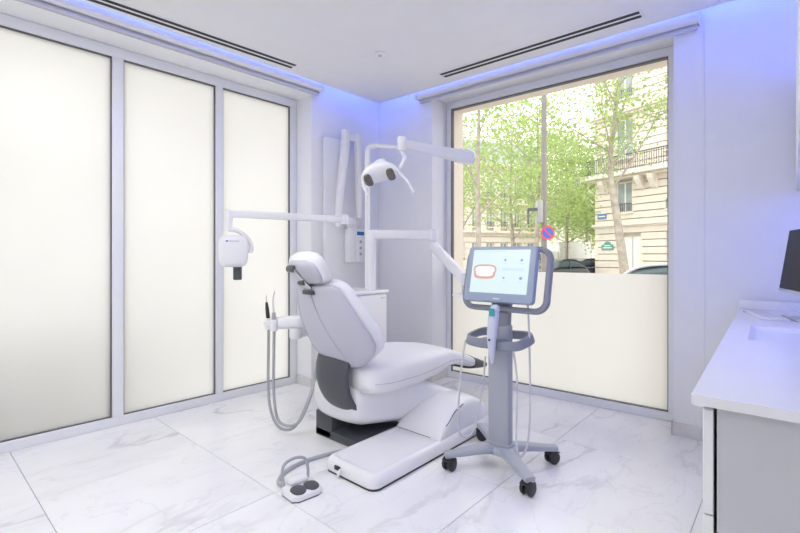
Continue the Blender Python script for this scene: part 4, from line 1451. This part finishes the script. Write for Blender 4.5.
tree('plane_tree', 'dense yellow green tree beside the parked van', ground_at(566, 33.0),
     [(0, 0, 0), (0.05, 0, 2.6), (0.1, 0, 5.0), (0, 0, 9.5)], 0.15, 8, 7500, 0.80, 'leaf2', branches=13, blen=3.2, size=0.22, start=0.34)
tree('plane_tree', 'small bright tree at the far end of the street', ground_at(586, 46.0),
     [(0, 0, 0), (0.05, 0, 2.6), (0.1, 0, 5.0), (0, 0, 11)], 0.16, 21, 6000, 1.0, 'leaf2', branches=12, blen=3.6, size=0.28, start=0.30)
tree('plane_tree', 'pale thin tree in front of the apartment block', ground_at(461, 24.0),
     [(0, 0, 0), (0.05, 0, 2.6), (0.1, 0, 5.0), (0, 0, 8.5)], 0.11, 31, 2200, 0.7, 'leaf2', branches=10, blen=2.6, size=0.17, start=0.40)
tree('plane_tree', 'broad tree whose crown rises behind the signal pole', ground_at(537, 22.0),
     [(0, 0, 0), (0.0, 0, 2.6), (0.1, 0, 4.6), (0, 0, 9.0)], 0.12, 44, 3600, 0.7, 'leaf2', branches=12, blen=2.6, size=0.17, start=0.42)

# ---- signal pole with boxes and round sign
pp = ground_at(544, 8.0)
sig = thing('signal_pole', 'tall grey street pole with a traffic signal box', 'traffic signal', pp)
obj('pole', tube([(0, 0, 0), (0, 0, 1.0), (0, 0, 4.55)], [0.062, 0.055, 0.048], n=16), M['pole'], sig)
obj('pole_base', lathe([(0.10, 0.0), (0.10, 0.05), (0.075, 0.30), (0.062, 0.34), (0.001, 0.34)], (0, 0, 0), (0, 0, 1), 18), M['pole'], sig)
off = -_rgt
c = V((0, 0, 0)) - _rgt * 0.09 - _fwd * 0.03
Ms = Matrix.Translation(c) @ Matrix.Rotation(R(41.4), 4, 'Z')
obj('signal_box', box((-0.055, -0.06, 2.20), (0.055, 0.08, 2.60), 0.02, M=Ms), M['signal'], sig)
obj('signal_visor', box((-0.22, -0.06, 2.42), (-0.06, 0.06, 2.47), 0.01, M=Ms), M['iron'], sig)
obj('signal_arm', box((-0.22, -0.02, 2.18), (-0.19, 0.02, 2.44), 0.005, M=Ms), M['iron'], sig)
ns = thing('no_parking_sign', 'small round red and blue no parking sign on the street pole', 'traffic sign', pp + V((0, 0, 2.02)) + _rgt * 0.04 - _fwd * 0.075)
ax = tuple(-_fwd)
obj('disc', lathe([(0.001, 0), (0.125, 0), (0.125, 0.008), (0.001, 0.008)], (0, 0, 0), ax, 28), M['sign_red'], ns)
obj('field', lathe([(0.001, 0.0085), (0.098, 0.0085), (0.098, 0.010), (0.001, 0.010)], (0, 0, 0), ax, 28), M['sign_blue'], ns)
Mn = Matrix.Rotation(R(41.4), 4, 'Z') @ Matrix.Rotation(R(45), 4, 'Y')
obj('bar', box((-0.10, -0.014, -0.012), (0.10, -0.0105, 0.012), M=Mn), M['sign_red'], ns, smooth=0)


# ---- vehicles
def make_car(name, label, loc, rz, paint, group='parked cars'):
    t = thing(name, label, 'car', loc, rz, group)
    W = 0.88
    prof_low = [(-2.15, 0.30, 0.62), (-2.05, 0.22, 0.80), (-1.5, 0.18, 0.92), (-0.6, 0.18, 0.95), (0.6, 0.18, 0.96), (1.4, 0.18, 0.98), (1.95, 0.22, 0.95), (2.12, 0.32, 0.80)]
    secs = []
    for i in range(19):
        x = -2.15 + 4.27 * i / 18
        zb, zt = interp(prof_low, x)
        k = 0.9 if i in (0, 18) else 1.0
        secs.append((V((x, 0, (zb + zt) / 2)), V((0, W * k, 0)), V((0, 0, (zt - zb) / 2)), 4.5))
    obj('body', loft(secs, n=28), M[paint], t, smooth=60)
    top = [(-1.15, 0.90, 0.93), (-0.95, 0.90, 1.06), (-0.45, 0.90, 1.36), (0.1, 0.90, 1.45), (0.8, 0.90, 1.43), (1.35, 0.90, 1.28), (1.8, 0.90, 0.99)]
    secs = []
    for i in range(15):
        x = -1.15 + 2.95 * i / 14
        zb, zt = interp(top, x)
        secs.append((V((x, 0, (zb + zt) / 2)), V((0, 0.74 + 0.08 * (1 - (zt - 0.93) / 0.52), 0)), V((0, 0, (zt - zb) / 2)), 3.6))
    obj('greenhouse', loft(secs, n=28), M['car_glass'], t, smooth=60)
    secs = []
    for i in range(11):
        x = -0.55 + 1.95 * i / 10
        zb, zt = interp(top, x)
        secs.append((V((x, 0, zt - 0.018)), V((0, 0.66, 0)), V((0, 0, 0.035)), 3.0))
    obj('roof', loft(secs, n=20), M[paint], t, smooth=60)
    for s in (-1, 1):
        bm = bmesh.new()
        add_tube(bm, [(-0.98, s * 0.79, 0.98), (-0.45, s * 0.70, 1.345), (0.15, s * 0.67, 1.43), (0.8, s * 0.67, 1.41), (1.35, s * 0.70, 1.26), (1.75, s * 0.78, 1.0)], 0.032, n=8, sm=4)
        obj('roof_rail', bm, M[paint], t)
        obj('pillar', box((0.22, s * 0.735 - 0.04, 0.92), (0.30, s * 0.735 + 0.04, 1.40), 0.01), M[paint], t)
        for x in (-1.35, 1.32):
            wh = obj('wheel', lathe([(0.001, -0.1), (0.24, -0.1), (0.32, -0.09), (0.32, 0.09), (0.24, 0.1), (0.001, 0.1)], (x, s * 0.80, 0.32), (0, 1, 0), 24), M['tyre'], t)
            obj('hub_cap', lathe([(0.001, -0.11), (0.19, -0.105), (0.2, 0.0), (0.19, 0.105), (0.001, 0.11)], (x, s * 0.80, 0.32), (0, 1, 0), 18), M['chrome'], wh)
    return t


p = ground_at(662, 10.2)
car0 = make_car('parked_car', 'silver parked car with dark windows just outside the street window', p, R(8), 'car_silver')
for px, dep, rz, lab in ((580, 31.0, 70, 'dark parked car beyond the trees beside the corner building'), (556, 26.0, 76, 'dark parked car behind the signal pole'), (598, 40.0, 62, 'dark parked car furthest down the street')):
    make_car('parked_car', lab, ground_at(px, dep), R(rz), 'car_dark')
vt = thing('delivery_van', 'white delivery van parked down the street', 'van', ground_at(562, 36.0), R(75), 'parked cars')
obj('cargo_box', box((-1.6, -1.0, 0.45), (2.4, 1.0, 2.75), 0.08), M['van_white'], vt)
obj('cab', box((-2.9, -0.95, 0.40), (-1.62, 0.95, 2.05), 0.2, 3), M['van_white'], vt)
obj('windscreen', box((-2.93, -0.8, 1.25), (-2.4, 0.8, 1.85), 0.1), M['car_glass'], vt)
for x in (-2.1, 1.6):
    for s in (-1, 1):
        obj('wheel', lathe([(0.001, -0.11), (0.34, -0.11), (0.38, -0.09), (0.38, 0.09), (0.34, 0.11), (0.001, 0.11)], (x, s * 0.92, 0.38), (0, 1, 0), 22), M['tyre'], vt)
